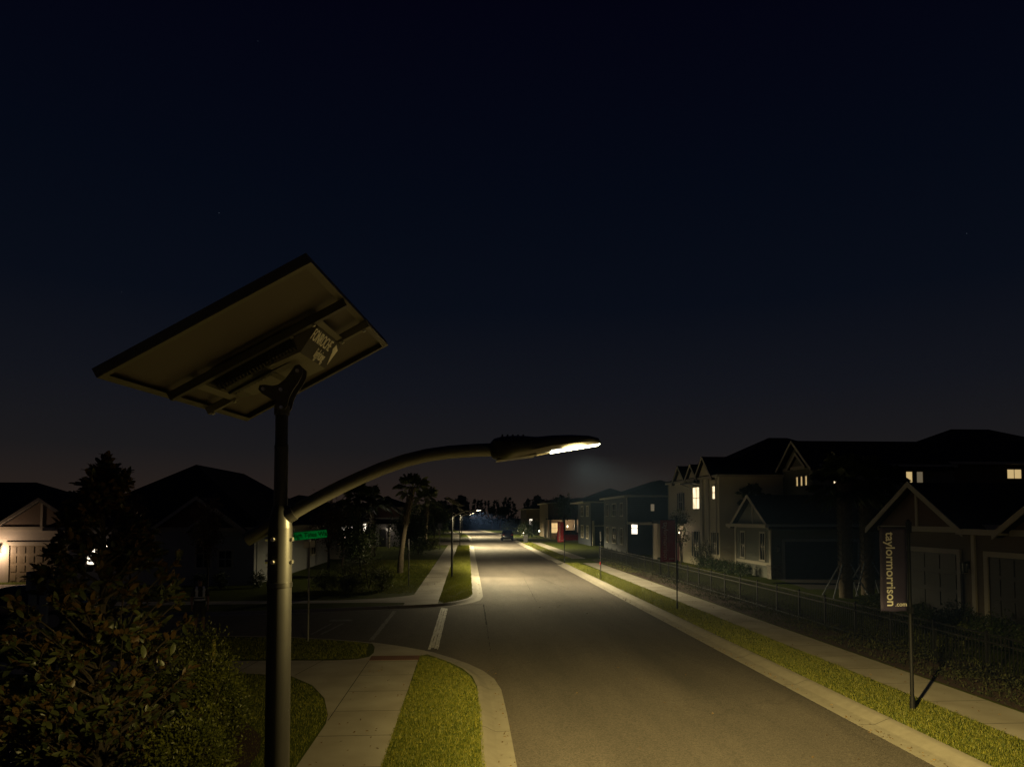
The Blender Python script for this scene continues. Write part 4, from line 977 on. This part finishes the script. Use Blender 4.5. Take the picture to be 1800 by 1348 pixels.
# ------------------------------------------------------------------ cars
def car(label,loc,rz,paint,L=4.5,W=1.82,Hh=1.42,name='parked_car',suv=False):
    t=thing(name,label,'car',loc,rz)
    hw=W/2
    def loft(stn,n):
        vs=[];
        for s in stn: vs+=s
        fs=[(i*n+k,i*n+(k+1)%n,(i+1)*n+(k+1)%n,(i+1)*n+k) for i in range(len(stn)-1) for k in range(n)]
        fs+=[tuple(range(n)),tuple((len(stn)-1)*n+k for k in range(n))]; return vs,fs
    # lower body, front at +x
    belt=.92 if not suv else 1.05
    S=[]
    for f,w,zb,zt in ((-.5,.80,.42,.72),(-.485,.92,.30,belt-.04),(-.40,.98,.24,belt+.02),(-.28,1.,.22,belt+.01),(-.1,1.,.20,belt),(.1,1.,.20,belt-.02),(.24,1.,.22,belt-.04),(.36,.98,.23,belt-.12),(.45,.94,.26,belt-.2),(.485,.86,.32,belt-.27),(.5,.72,.42,.58)):
        x=f*L; a=hw*w
        S.append([(x,-a*.9,zb),(x,-a,zb+.14),(x,-a*1.0,(zb+zt)/2),(x,-a*.97,zt-.08),(x,-a*.86,zt),(x,a*.86,zt),(x,a*.97,zt-.08),(x,a,(zb+zt)/2),(x,a,zb+.14),(x,a*.9,zb)])
    v,f=loft(S,10); body=MB().add(v,f).build('body',paint,t,smooth=True)
    top=Hh-.02
    S=[]
    for f_,w,z in ((-.40 if not suv else -.47,.80,belt),(-.27 if not suv else -.42,.70,top-.06),(-.1,.69,top),(.05,.69,top-.01),(.12,.70,top-.07),(.27,.82,belt-.05)):
        x=f_*L; a=hw*w; S.append([(x,-hw*.84,belt-.08),(x,-a,z),(x,a,z),(x,hw*.84,belt-.08)])
    v,f=loft(S,4); MB().add(v,f).build('window',M_GLASS,t)
    # roof skin and pillars proud of the glass
    xs=[-.27*L if not suv else -.42*L,-.1*L,.05*L,.12*L]; zs=[top-.055,top+.005,top-.005,top-.065]; b=MB(); a=hw*.71
    vs=[]
    for x,z in zip(xs,zs): vs+=[(x,-a,z-.02),(x,-a*.8,z+.022),(x,a*.8,z+.022),(x,a,z-.02)]
    b.add(vs,[(i*4+k,i*4+k+1,i*4+k+5,i*4+k+4) for i in range(3) for k in range(3)])
    for s in (-1,1):
        b.tube([(.275*L,s*hw*.82,belt-.05),(.12*L,s*a,top-.07)],.028,6); b.tube([(-.02*L,s*hw*.85,belt-.03),(-.03*L,s*a*.99,top)],.03,6)
        b.tube([((-.40 if not suv else -.47)*L,s*hw*.80,belt),((-.27 if not suv else -.42)*L,s*a,top-.06)],.045,6)
    b.build('roof',paint,t,smooth=True)
    for sx in (.31,-.30):
        for s in (-1,1):
            w=MB().tube([(sx*L,s*(hw-.2),.33),(sx*L,s*(hw+.005),.33)],.33,24).build('wheel',M_TYRE,t,smooth=True)
            b=MB().tube([(sx*L,s*(hw-.02),.33),(sx*L,s*(hw+.015),.33)],.21,20)
            b.build('rim',M_RIM,w)
    for s in (-1,1):
        MB().sphere((.475*L,s*hw*.68,belt-.27),(.10,.20,.07)).build('headlight',mat('headlight_lens',(.6,.6,.58),.1),t,smooth=True)
        MB().sphere((-.485*L,s*hw*.70,belt-.16),(.06,.22,.08)).build('tail_light',mat('tail_lens',(.35,.02,.02),.15),t,smooth=True)
        MB().sphere((.19*L,s*(hw+.08),belt+.05),(.06,.10,.07)).build('wing_mirror',paint,t,smooth=True)
    MB().box(.497*L,.503*L,-.45,.45,.4,.5).build('grille',M_LANT,t)
    return t
car('black sedan parked on the side road below the lit garage',(-14.75,25.0,.004),PI,mat('paint_black',(.010,.011,.016),.12,spec=.8))
car('red car parked on the driveway behind the red banner',(15.2,104,Z1-.02),0,mat('paint_red',(.07,.006,.006),.25,spec=.6),suv=True,Hh=1.62)
car('dark car parked at the right kerb far down the main road',(6.2,112,.004),PI/2,mat('paint_charcoal',(.02,.021,.024),.15,spec=.8),suv=True,Hh=1.6)

# ------------------------------------------------------------------ person in a reflective vest
def person(loc,rz):
    t=thing('person','person in a dark vest with reflective tape, standing on the side road','person',loc,rz)
    J={'pelvis':(0,0,.95),'waist':(0,0,1.08),'chest':(0,-.01,1.30),'neck':(0,0,1.47),'head0':(0,-.015,1.53),'head1':(0,-.03,1.62),'head2':(0,-.015,1.71)}
    V=[];R=[];E=[];idx={}
    def ad(n,p,r,par=None):
        idx[n]=len(V); V.append(p); R.append(r)
        if par: E.append((idx[par],idx[n]))
    ad('pelvis',J['pelvis'],(.155,.115)); ad('waist',J['waist'],(.135,.10),'pelvis'); ad('chest',J['chest'],(.17,.115),'waist'); ad('sho',(0,0,1.40),(.13,.085),'chest')
    ad('neck',J['neck'],(.055,.055),'sho'); ad('h0',J['head0'],(.062,.07),'neck'); ad('h1',J['head1'],(.075,.09),'h0'); ad('h2',J['head2'],(.05,.06),'h1')
    for s,k in ((-1,'L'),(1,'R')):
        ad('sh'+k,(s*.175,0,1.40),(.055,.055),'sho'); ad('el'+k,(s*.245,.03,1.12),(.042,.042),'sh'+k); ad('wr'+k,(s*.235,-.06,.88),(.028,.03),'el'+k); ad('pa'+k,(s*.232,-.085,.80),(.022,.04),'wr'+k)
        for q,(dy,l) in enumerate(((-.03,.07),(-.01,.085),(.01,.08),(.03,.06))):
            ad('f%d'%q+k,(s*.23,-.09+dy,.80-l*.6),(.009,.009),'pa'+k); ad('g%d'%q+k,(s*.215,-.095+dy,.80-l*1.15),(.008,.008),'f%d'%q+k)
        ad('th'+k,(s*.205,-.125,.81),(.010,.010),'wr'+k)
        ad('hip'+k,(s*.09,0,.90),(.10,.10),'pelvis'); ad('kn'+k,(s*.11,-.015,.50),(.06,.06),'hip'+k); ad('ca'+k,(s*.112,.015,.34),(.058,.058),'kn'+k); ad('an'+k,(s*.115,.01,.09),(.038,.04),'ca'+k); ad('to'+k,(s*.125,-.15,.04),(.04,.03),'an'+k)
    me=bpy.data.meshes.new('body'); me.from_pydata(V,E,[]); o=bpy.data.objects.new('tmp',me); col.objects.link(o)
    md=o.modifiers.new('s','SKIN'); 
    for i,r in enumerate(R): me.skin_vertices[0].data[i].radius=r
    me.skin_vertices[0].data[0].use_root=True
    sb=o.modifiers.new('u','SUBSURF'); sb.levels=3; sb.render_levels=3
    bpy.context.view_layer.update(); dg=bpy.context.evaluated_depsgraph_get(); m2=bpy.data.meshes.new_from_object(o.evaluated_get(dg)); bpy.data.objects.remove(o)
    # face: nose and brow from nudged vertices
    for v in m2.vertices:
        c=v.co
        if c.z>1.5 and c.y<-.06:
            d=abs(c.x)
            if d<.018 and 1.575<c.z<1.635: c.y-=.02
            if .02<d<.045 and 1.63<c.z<1.655: c.y+=.008
    m2.materials.append(M_SKIN); m2.polygons.foreach_set('use_smooth',[True]*len(m2.polygons)); m2.name='body'
    body=link('body',m2,t)
    def shell(name,test,off_,m):
        bm=bmesh.new(); bm.from_mesh(m2); bm.normal_update()
        bmesh.ops.delete(bm,geom=[f for f in bm.faces if not test(f.calc_center_median())],context='FACES')
        bmesh.ops.delete(bm,geom=[v for v in bm.verts if not v.link_faces],context='VERTS')
        for v in bm.verts: v.co+=v.normal*off_
        mm=bpy.data.meshes.new(name); bm.to_mesh(mm); bm.free(); mm.materials.clear(); mm.materials.append(m)
        mm.polygons.foreach_set('use_smooth',[True]*len(mm.polygons)); ob=link(name,mm,t); q=ob.modifiers.new('t','SOLIDIFY'); q.thickness=.006; return ob
    shell('hair',lambda c:c.z>1.655 or (c.z>1.56 and c.y>.005),.012,M_HAIR)
    shell('vest',lambda c:.98<c.z<1.46 and abs(c.x)<.2,.022,M_SHIRT)
    shell('shirt_sleeve',lambda c:1.17<c.z<1.45 and abs(c.x)>.16,.012,mat('sleeve',(.06,.05,.04),.8))
    shell('shorts',lambda c:.52<c.z<.99 and abs(c.x)<.2,.018,M_SHORT)
    shell('shoe',lambda c:c.z<.11,.010,mat('shoe',(.05,.05,.05),.7))
    def tape(test,off_):
        o=shell('reflective_tape',test,off_,M_REFL); bm=bmesh.new(); bm.from_mesh(o.data); left=set(bm.faces); isl=[]
        while left:
            f0=left.pop(); st=[f0]; cur=[f0]
            while st:
                f=st.pop()
                for e in f.edges:
                    for g in e.link_faces:
                        if g in left: left.discard(g); st.append(g); cur.append(g)
            isl.append([f.index for f in cur])
        bm.free()
        for il in isl:
            b2=bmesh.new(); b2.from_mesh(o.data); b2.faces.ensure_lookup_table(); ks=set(il)
            bmesh.ops.delete(b2,geom=[f for f in b2.faces if f.index not in ks],context='FACES')
            bmesh.ops.delete(b2,geom=[v for v in b2.verts if not v.link_faces],context='VERTS')
            mm=bpy.data.meshes.new('reflective_tape'); b2.to_mesh(mm); b2.free()
            if len(il)<3: continue
            q=link('reflective_tape',mm,t); w_=q.modifiers.new('t','SOLIDIFY'); w_.thickness=.006
        bpy.data.objects.remove(o)
    tape(lambda c:1.03<c.z<1.085 and abs(c.x)<.2,.030); tape(lambda c:1.13<c.z<1.165 and abs(c.x)<.2,.030)
    tape(lambda c:1.165<c.z<1.46 and .065<abs(c.x)<.125,.030)
    return t
person((-8.5,22.45+.9,.004),math.radians(24))

# ------------------------------------------------------------------ near planting on the left
def magnolia():
    t=thing('magnolia_tree','magnolia with big glossy leaves and rusty undersides, tallest plant at lower left','tree',(-4.5,9.1,LAND))
    zc=[.15,.5,.9,1.5,2.1,2.6,3.0,3.4,3.75,4.2]; rc=[.6,.9,1.0,1.0,.96,.88,.70,.42,.17,.08]
    tips=[];b=MB(); b.tube([(0,0,-.1),(.03,.02,.8),(-.03,0,1.8),(.02,.03,2.8),(0,0,3.6),(0,0,4.2)],[.085,.07,.055,.04,.022,.01],9)
    rnd=random.Random(5)
    for i in range(190):
        z=.25+3.95*(rnd.random()**1.05); R=float(np.interp(z,zc,rc)); a=rnd.uniform(0,6.283)
        wob=.82+.32*rnd.random(); R*=wob
        z0=max(.1,z-.75*R-.12); e=Vector((math.cos(a)*R,math.sin(a)*R,z)); m1=Vector((math.cos(a+.25)*R*.45,math.sin(a+.25)*R*.45,z0+(z-z0)*.35))
        b.tube([(0,0,z0),tuple(m1),tuple(e)],[.02,.013,.005],5); tips.append((e,Vector((math.cos(a),math.sin(a),.55))))
        for q in range(5):
            f=rnd.uniform(.35,.95); p=(Vector((0,0,z0)).lerp(m1,f*2) if f<.5 else m1.lerp(e,(f-.5)*2)); dd=Vector((math.cos(a)+rnd.uniform(-.9,.9),math.sin(a)+rnd.uniform(-.9,.9),rnd.uniform(.1,.9))).normalized()
            p2=p+dd*rnd.uniform(.08,.24); b.tube([tuple(p),tuple(p2)],[.006,.003],4); tips.append((p2,dd))
    for q in range(12): tips.append((Vector((rnd.uniform(-.07,.07),rnd.uniform(-.07,.07),3.85+q*.045)),Vector((rnd.uniform(-.5,.5),rnd.uniform(-.5,.5),1))))
    b.build('trunk',M_BARK,t,smooth=True)
    pos=[];nr=[]
    for e,d in tips:
        for k in range(rnd.randint(7,11)):
            pos.append(tuple(e-d*rnd.uniform(0,.09)+Vector((rnd.uniform(-.02,.02),)*3))); v=d.normalized()*.75+Vector((rnd.gauss(0,.6),rnd.gauss(0,.6),rnd.gauss(.15,.5))); nr.append(tuple(v))
    P=np.array(pos); Nn=np.array(nr); n=len(P)
    # leaves: 6-face ovals, glossy side up
    d=Nn/np.linalg.norm(Nn,axis=1,keepdims=True); up=np.tile([0,0,1.],(n,1))+RNG.normal(size=(n,3))*.55; s=np.cross(d,up); s/=np.linalg.norm(s,axis=1,keepdims=True); u=np.cross(s,d)
    Ls=(RNG.uniform(.09,.165,n))[:,None]; W=Ls*.21
    st=[(.0,.12),(.28,.86),(.58,1.),(.84,.62)]; rows=[]
    for f,w in st:
        c=P+d*Ls*f-u*Ls*.10*f*f; rows+= [c-s*W*w+u*W*w*.28,c,c+s*W*w+u*W*w*.28]
    rows.append(P+d*Ls-u*Ls*.13)
    V=np.stack(rows,1).reshape(-1,3); i=np.arange(n)*13; F=[]
    for r in range(3):
        a=i+r*3
        for q in (0,1): F.append(np.stack([a+q,a+q+1,a+q+4],1)); F.append(np.stack([a+q,a+q+4,a+q+3],1))
    F.append(np.stack([i+9,i+10,i+12],1)); F.append(np.stack([i+10,i+11,i+12],1))
    o=np_mesh('crown',V,np.concatenate(F),L_MAG,t); o.data.polygons.foreach_set('use_smooth',[True]*len(o.data.polygons))
    return t
magnolia()
n=900; X=np.concatenate([RNG.uniform(-2.4,-1.3,160),RNG.normal(.62,.07,220),RNG.normal(7.05,.06,260),RNG.uniform(9.0,10.2,150),RNG.uniform(.9,6.9,110)]); Y=8.5+RNG.random(n)**1.4*34
Zl=np.where((X<.3)|(X>7.4),Z1+.004,.016); k=(Y<17.5)|(Y>34)|(X>2); X,Y,Zl=X[k],Y[k],Zl[k]; n=len(X)
V,F=leaf_cloud(np.stack([X,Y,Zl],1),np.stack([RNG.normal(size=n),RNG.normal(size=n),np.abs(RNG.normal(size=n))*.12],1),.05,.5,.1)
tag(np_mesh('fallen_leaves',V,F,leaf_mat('dry_leaf',(.05,.03,.012),(.14,.09,.03),rough=.8,trans=0)),'dry leaves and grass clippings lying in the gutters and on the pavements','leaf litter',kind='stuff')
SG='viburnum shrubs of the corner bed'
shrub('viburnum_shrub','round yellow-green shrub at the right end of the corner bed, nearest the pavement','shrub',(-3.72,10.9),(.50,.50,.78),9000,.05,L_VIB,SG)
shrub('viburnum_shrub','yellow-green shrub in front of the magnolia at the bottom of the picture','shrub',(-3.35,8.9),(.55,.5,.62),8000,.05,L_VIB,SG)
shrub('viburnum_shrub','fuller shrub right behind the magnolia, between the stakes and the tree','shrub',(-4.35,11.7),(.75,.6,.95),9000,.05,L_VIB,SG)
shrub('viburnum_shrub','dim shrub at the lower left corner, left of the magnolia','shrub',(-6.0,8.6),(.75,.6,.80),8000,.05,L_VIB,SG)
sheet('mulch_bed',[(-9,6),(-2.9,6.5),(-2.95,8.5),(-3.1,10.2),(-3.15,11.2),(-3.35,12.0),(-3.9,12.9),(-5,13.6),(-9,13.8)],LAND+.03,M_SOIL)

# trees and shrubs across the side road
tree('young_tree','slim young tree with a straight trunk in front of the grey corner house','tree',(-12.6,35.5),4.6,.75,2600,.12,L_RUST,trunk_h=1.5,tr=.05)
tree('young_tree','dim bare-topped young tree left of the corner house gable','tree',(-15.8,34.5),4.7,.9,2200,.13,L_RUST,trunk_h=1.6,tr=.05)
for i,(x,y,l) in enumerate(((-13.3,36.5,'low shrub at the foot of the corner house wall, leftmost of three'),(-12.3,36.5,'low shrub under the small window of the corner house'),(-10.6,37,'low shrub at the corner of the grey house'))):
    shrub('foundation_shrub',l,'shrub',(x,y),(.4,.35,.42),900,.09,L_DARK,'foundation shrubs of the corner house')
palm('palm_tree','leaning palm with a pale trunk, closest to the lit pavement on the left',(-4.3,46.1),5.45,1.3,.16,30,lean=(.75,.2),boot_low=.55)
PG='palms in the left-hand front gardens'
palm('palm_tree','left one of the two dark palms before the lit windows',(-9.4,61),5.0,1.9,.19,34,(.1,0),group=PG)
palm('palm_tree','right one of the two dark palms before the lit windows',(-8.6,66),5.0,1.9,.19,34,(-.2,0),group=PG)
palm('palm_tree','palm far down the left pavement, right of the leaning palm',(-5.1,87),5.6,2.1,.2,34,(.2,0),group=PG)
tree('garden_tree','dense dark tree whose leaves cover the lit window band','tree',(-8.9,51.5),4.3,1.25,2300,.15,L_DARK,trunk_h=1.2)
tree('garden_tree','bushy dark tree between the street sign and the palms','tree',(-6.4,43),3.6,1.2,4200,.15,L_DARK,trunk_h=.9)
tree('garden_tree','tall dark tree behind the leaning palm','tree',(-4.9,60),4.2,1.5,4200,.18,L_DARK,trunk_h=.8)
tree('garden_tree','dark tree beside the distant palm on the left','tree',(-5.6,76),4.6,1.9,3600,.2,L_DARK,trunk_h=.8)
tree('garden_tree','broad dark tree before the distant side road on the left','tree',(-5.5,118),5.0,2.6,3600,.3,L_DARK,trunk_h=.9)
tree('garden_tree','rounded dark tree where the left pavement vanishes','tree',(-5.6,140),5.4,2.8,3600,.3,L_DARK,trunk_h=.9)
tree('garden_tree','farthest rounded tree on the left, beyond all the houses','tree',(-7.5,165),6.2,3.4,3600,.35,L_DARK,trunk_h=.9)
tree('garden_tree','dark tree under the lamp arm, just right of the corner house','tree',(-9.6,50),5.2,1.7,3200,.16,L_RUST,trunk_h=1.4)
HG='bushes at the far side of the side road'
for i,(x,y,r,l) in enumerate(((-5.9,35.6,(.75,.6,.75),'mid green bush left of the sign-post lawn, in front of the bushy tree'),(-4.9,35.9,(.75,.65,1.0),'tallest green bush beside the lone thin post'),(-4.15,35.2,(.6,.5,.62),'right-hand bush next to the leaning palm foot'),
        (-6.9,35.2,(.7,.5,.5),'low hedge bush nearest the far pavement, left end'),(-5.6,34.6,(.8,.4,.42),'low hedge bush nearest the far pavement, right end'))):
    shrub('garden_bush',l,'shrub',(x,y),r,2600,.07,L_OLIVE,HG)
shrub('garden_bush','pale grassy bush beside the distant palm on the left','shrub',(-4.1,80),(1.,.8,.7),1200,.16,L_OLIVE)
shrub('garden_bush','dark bush at the edge of the lawn past the leaning palm','shrub',(-4.6,68),(1.2,1.,.8),1600,.14,L_DARK)

# right-hand planting
np.random.seed(3)
P=[];N=[]
n=26000; X=10.25+RNG.random(n)**.8*1.9; Y=8.5+RNG.random(n)**1.6*50
hh=(.16+.36*np.clip((X-10.3)/.6,0,1))*(.6+.4*np.sin(X*3.1+Y*1.7)+.35*np.sin(Y*3.9)); Z=LAND+RNG.random(n)*np.clip(hh,.06,.6)
P=np.stack([X,Y,Z],1); N=RNG.normal(size=(n,3))*.6; N[:,2]+=.7
V,F=leaf_cloud(P,N,.07,.36); o=np_mesh('ground_cover',V,F,L_COVER); tag(o,'low leafy ground cover along the foot of the black fence','ground cover',kind='stuff')
sheet('planting_bed',[(10.25,8),(12.4,8),(12.4,59),(10.25,59)],LAND+.015,M_SOIL)
RG='clipped shrubs in the right-hand front gardens'
for x,y,r,l in ((14.6,24.7,(.7,.7,.45),'low shrub before the left garage door of the brown house'),(14.7,22.7,(.6,.6,.38),'low shrub left of the brown house lantern'),(14.6,20.5,(.7,.7,.5),'shrub right of the brown house lantern'),(14.4,18.5,(.75,.8,.5),'shrub before the right garage door, nearest the picture edge'),
      (13.3,22.4,(.7,.8,.42),'yellowish shrub behind the fence below the lantern'),(13.2,19.4,(.7,.8,.4),'yellowish shrub behind the fence near the right edge'),
      (16.6,49.3,(.8,.8,1.0),'rounded clipped shrub against the cream house')):
    shrub('garden_shrub',l,'shrub',(x,y),r,2200,.075,L_OLIVE if 'yellow' in l else L_DARK,RG)
for i in range(6): shrub('hedge_shrub','one of the low dark shrubs lining the garage wing and cream house','shrub',(16.6-.1*(i%2),42.3+i*1.35),(.55,.75,.42),1300,.08,L_DARK,'low shrubs lining the garage wing')
palm('palm_tree','braced palm in front of the dark garage, left one of the pair',(16.85,30.9),5.05,1.75,.23,40,(.0,.0),braces=True,boot_low=.12)
palm('palm_tree','braced palm right of its twin, half behind the plum banner pole',(18.5,32.0),5.15,1.75,.23,40,(.0,.0),braces=True,boot_low=.12)
palm('palm_tree','small round-headed palm between the cream house and the garage wing',(19.4,47.3),4.9,1.2,.16,34,boot_low=.6)
tree('flowering_tree','thin pale-leaved tree by the entry of the cream house, behind the maroon banner','tree',(15.0,49.5),4.3,.72,2300,.10,L_OLIVE,trunk_h=1.3,tr=.05)
tree('garden_tree','slim tree before the far lit porch, its braces crossing the light','tree',(15.3,112),7.0,1.6,1500,.3,L_DARK,trunk_h=3.4,tr=.16)
shrub('garden_bush','glowing yellow shrub lit from below beside the farthest right house','shrub',(11.9,148.5),(1.2,1.,1.3),1400,.22,L_OLIVE)
t=thing('garden_spotlight','tiny garden spotlight at the foot of the glowing yellow shrub','garden light',(11.5,146.3,LAND)); MB().tube([(0,0,0),(0,0,.25)],.03,8).build('stake',M_LANT,t); MB().sphere((0,0,.32),.11).build('bulb',M_BULB,t); plight(11.5,146.4,.75,26,(1,.72,.25))
t=thing('path_light','small bollard light glowing beside the distant driveway','garden light',(13.0,129,LAND)); MB().tube([(0,0,0),(0,0,.9)],.06,8).build('post',M_LANT,t); MB().sphere((0,0,1.0),.13).build('bulb',mat('bulb_cool',(1,1,1),.4,emit=(.95,1.,.8),es=6.),t)
for x,y,l in ((10.8,126,'dark garden bush before the farthest houses, left'),(13.6,137,'dark garden bush between the two farthest right houses'),(10.2,165,'dark bush where the right pavement ends')):
    shrub('garden_bush',l,'shrub',(x,y),(2.,1.6,1.5),1400,.28,L_DARK)

# dark wood closing the road, and a few separate trunks in front
V=[];F=[];nb=0
rnd=np.random.default_rng(9)
for i in range(330):
    x=rnd.uniform(-190,230); y=rnd.uniform(232,300); 
    hgt=rnd.uniform(8.2,10.6)*(1.0 if x>-4 else .82)*(y/255); r=rnd.uniform(1.6,3.4)
    n=150; zz=rnd.random(n)**.8; rad=r*(1-zz**1.7*.85)*np.sqrt(rnd.random(n)); a=rnd.uniform(0,2*PI,n)
    P=np.stack([x+rad*np.cos(a),y+rad*np.sin(a),LAND+hgt*zz],1); Nn=np.stack([np.cos(a),np.sin(a),rnd.normal(.4,.8,n)],1)
    v,f=leaf_cloud(P,Nn,1.25 if n else 1,.6); V.append(v);F.append(f+nb); nb+=len(v)
o=np_mesh('woodland',np.concatenate(V),np.concatenate(F),L_WOOD); tag(o,'dark wood closing off the far end of the road','woodland',kind='stuff')
for x,y,hh,l in ((7.0,205,6.6,'pine with a bare trunk at the end of the road, left of three'),(9.3,203,6.2,'pine with a bare trunk at the end of the road, middle of three'),(11.2,209,6.9,'pine with a bare trunk at the end of the road, right of three')):
    tree('pine_tree',l,'tree',(x,y),hh,1.1,900,.45,L_WOOD,'pines at the end of the road',trunk_h=4.0,tr=.16,bark=M_PBARK)

# ------------------------------------------------------------------ night sky and air
w=bpy.data.worlds.new('World'); sc.world=w; w.use_nodes=True; nt=w.node_tree; nt.nodes.clear(); N=nt.nodes.new
tc=N('ShaderNodeTexCoord'); sp=N('ShaderNodeSeparateXYZ'); nt.links.new(tc.outputs['Generated'],sp.inputs[0])
r=N('ShaderNodeValToRGB'); nt.links.new(sp.outputs[2],r.inputs[0]); e=r.color_ramp.elements
pts=[(0.,(.0330,.0215,.0160)),(.035,(.0250,.0175,.0143)),(.09,(.0135,.0125,.0138)),(.17,(.0080,.0090,.0138)),(.28,(.0034,.0052,.0112)),(.42,(.0018,.0034,.0090)),(.60,(.0012,.0013,.0064))]
while len(e)<len(pts): e.new(.5)
for q,(p,c) in zip(e,pts): q.position=p; q.color=(*c,1)
sky=N('ShaderNodeTexSky'); sky.sky_type='NISHITA'; sky.sun_disc=False; sky.sun_elevation=math.radians(-7); sky.sun_rotation=math.radians(200)
vo=N('ShaderNodeTexVoronoi'); vo.inputs['Scale'].default_value=46; nt.links.new(tc.outputs['Generated'],vo.inputs['Vector'])
st=N('ShaderNodeMath'); st.operation='LESS_THAN'; st.inputs[1].default_value=.022; nt.links.new(vo.outputs['Distance'],st.inputs[0])
sc2=N('ShaderNodeSeparateColor'); nt.links.new(vo.outputs['Color'],sc2.inputs[0]); pw=N('ShaderNodeMath'); pw.operation='POWER'; pw.inputs[1].default_value=14; nt.links.new(sc2.outputs[0],pw.inputs[0])
ml=N('ShaderNodeMath'); ml.operation='MULTIPLY'; nt.links.new(st.outputs[0],ml.inputs[0]); nt.links.new(pw.outputs[0],ml.inputs[1])
bg1=N('ShaderNodeBackground'); nt.links.new(r.outputs[0],bg1.inputs[0]); bg1.inputs[1].default_value=.8
bg2=N('ShaderNodeBackground'); nt.links.new(sky.outputs[0],bg2.inputs[0]); bg2.inputs[1].default_value=.05
bg3=N('ShaderNodeBackground'); bg3.inputs[0].default_value=(.5,.6,.8,1); m8=N('ShaderNodeMath'); m8.operation='MULTIPLY'; m8.inputs[1].default_value=.12; nt.links.new(ml.outputs[0],m8.inputs[0]); nt.links.new(m8.outputs[0],bg3.inputs[1])
a0=N('ShaderNodeAddShader'); nt.links.new(bg1.outputs[0],a0.inputs[0]); nt.links.new(bg3.outputs[0],a0.inputs[1])
ad=N('ShaderNodeAddShader'); nt.links.new(a0.outputs[0],ad.inputs[0]); nt.links.new(bg2.outputs[0],ad.inputs[1])
out=N('ShaderNodeOutputWorld'); nt.links.new(ad.outputs[0],out.inputs['Surface'])

HAZE=0.00011
if HAZE:
    hz=MB().box(-420,420,-40,420,-1.2,26).build('haze',None)
    hz.data.materials.clear(); m=bpy.data.materials.new('haze_air'); m.use_nodes=True; nt=m.node_tree; nt.nodes.clear()
    v=nt.nodes.new('ShaderNodeVolumePrincipled'); v.inputs['Color'].default_value=(.20,.37,1.,1); v.inputs['Density'].default_value=HAZE; v.inputs['Anisotropy'].default_value=.1
    o2=nt.nodes.new('ShaderNodeOutputMaterial'); nt.links.new(v.outputs[0],o2.inputs['Volume']); hz.data.materials.append(m); hz['kind']='stuff'

# ------------------------------------------------------------------ render settings
sc.view_settings.view_transform='Standard'; sc.view_settings.look='None'; sc.view_settings.exposure=0.; sc.view_settings.gamma=1.
sc.render.engine='CYCLES'; c=sc.cycles
c.max_bounces=5; c.diffuse_bounces=3; c.glossy_bounces=2; c.transmission_bounces=2; c.transparent_max_bounces=4; c.volume_bounces=0
c.use_denoising=True; c.sample_clamp_indirect=4.; c.volume_step_rate=5; c.volume_max_steps=64
try: c.use_light_tree=True
except Exception: pass
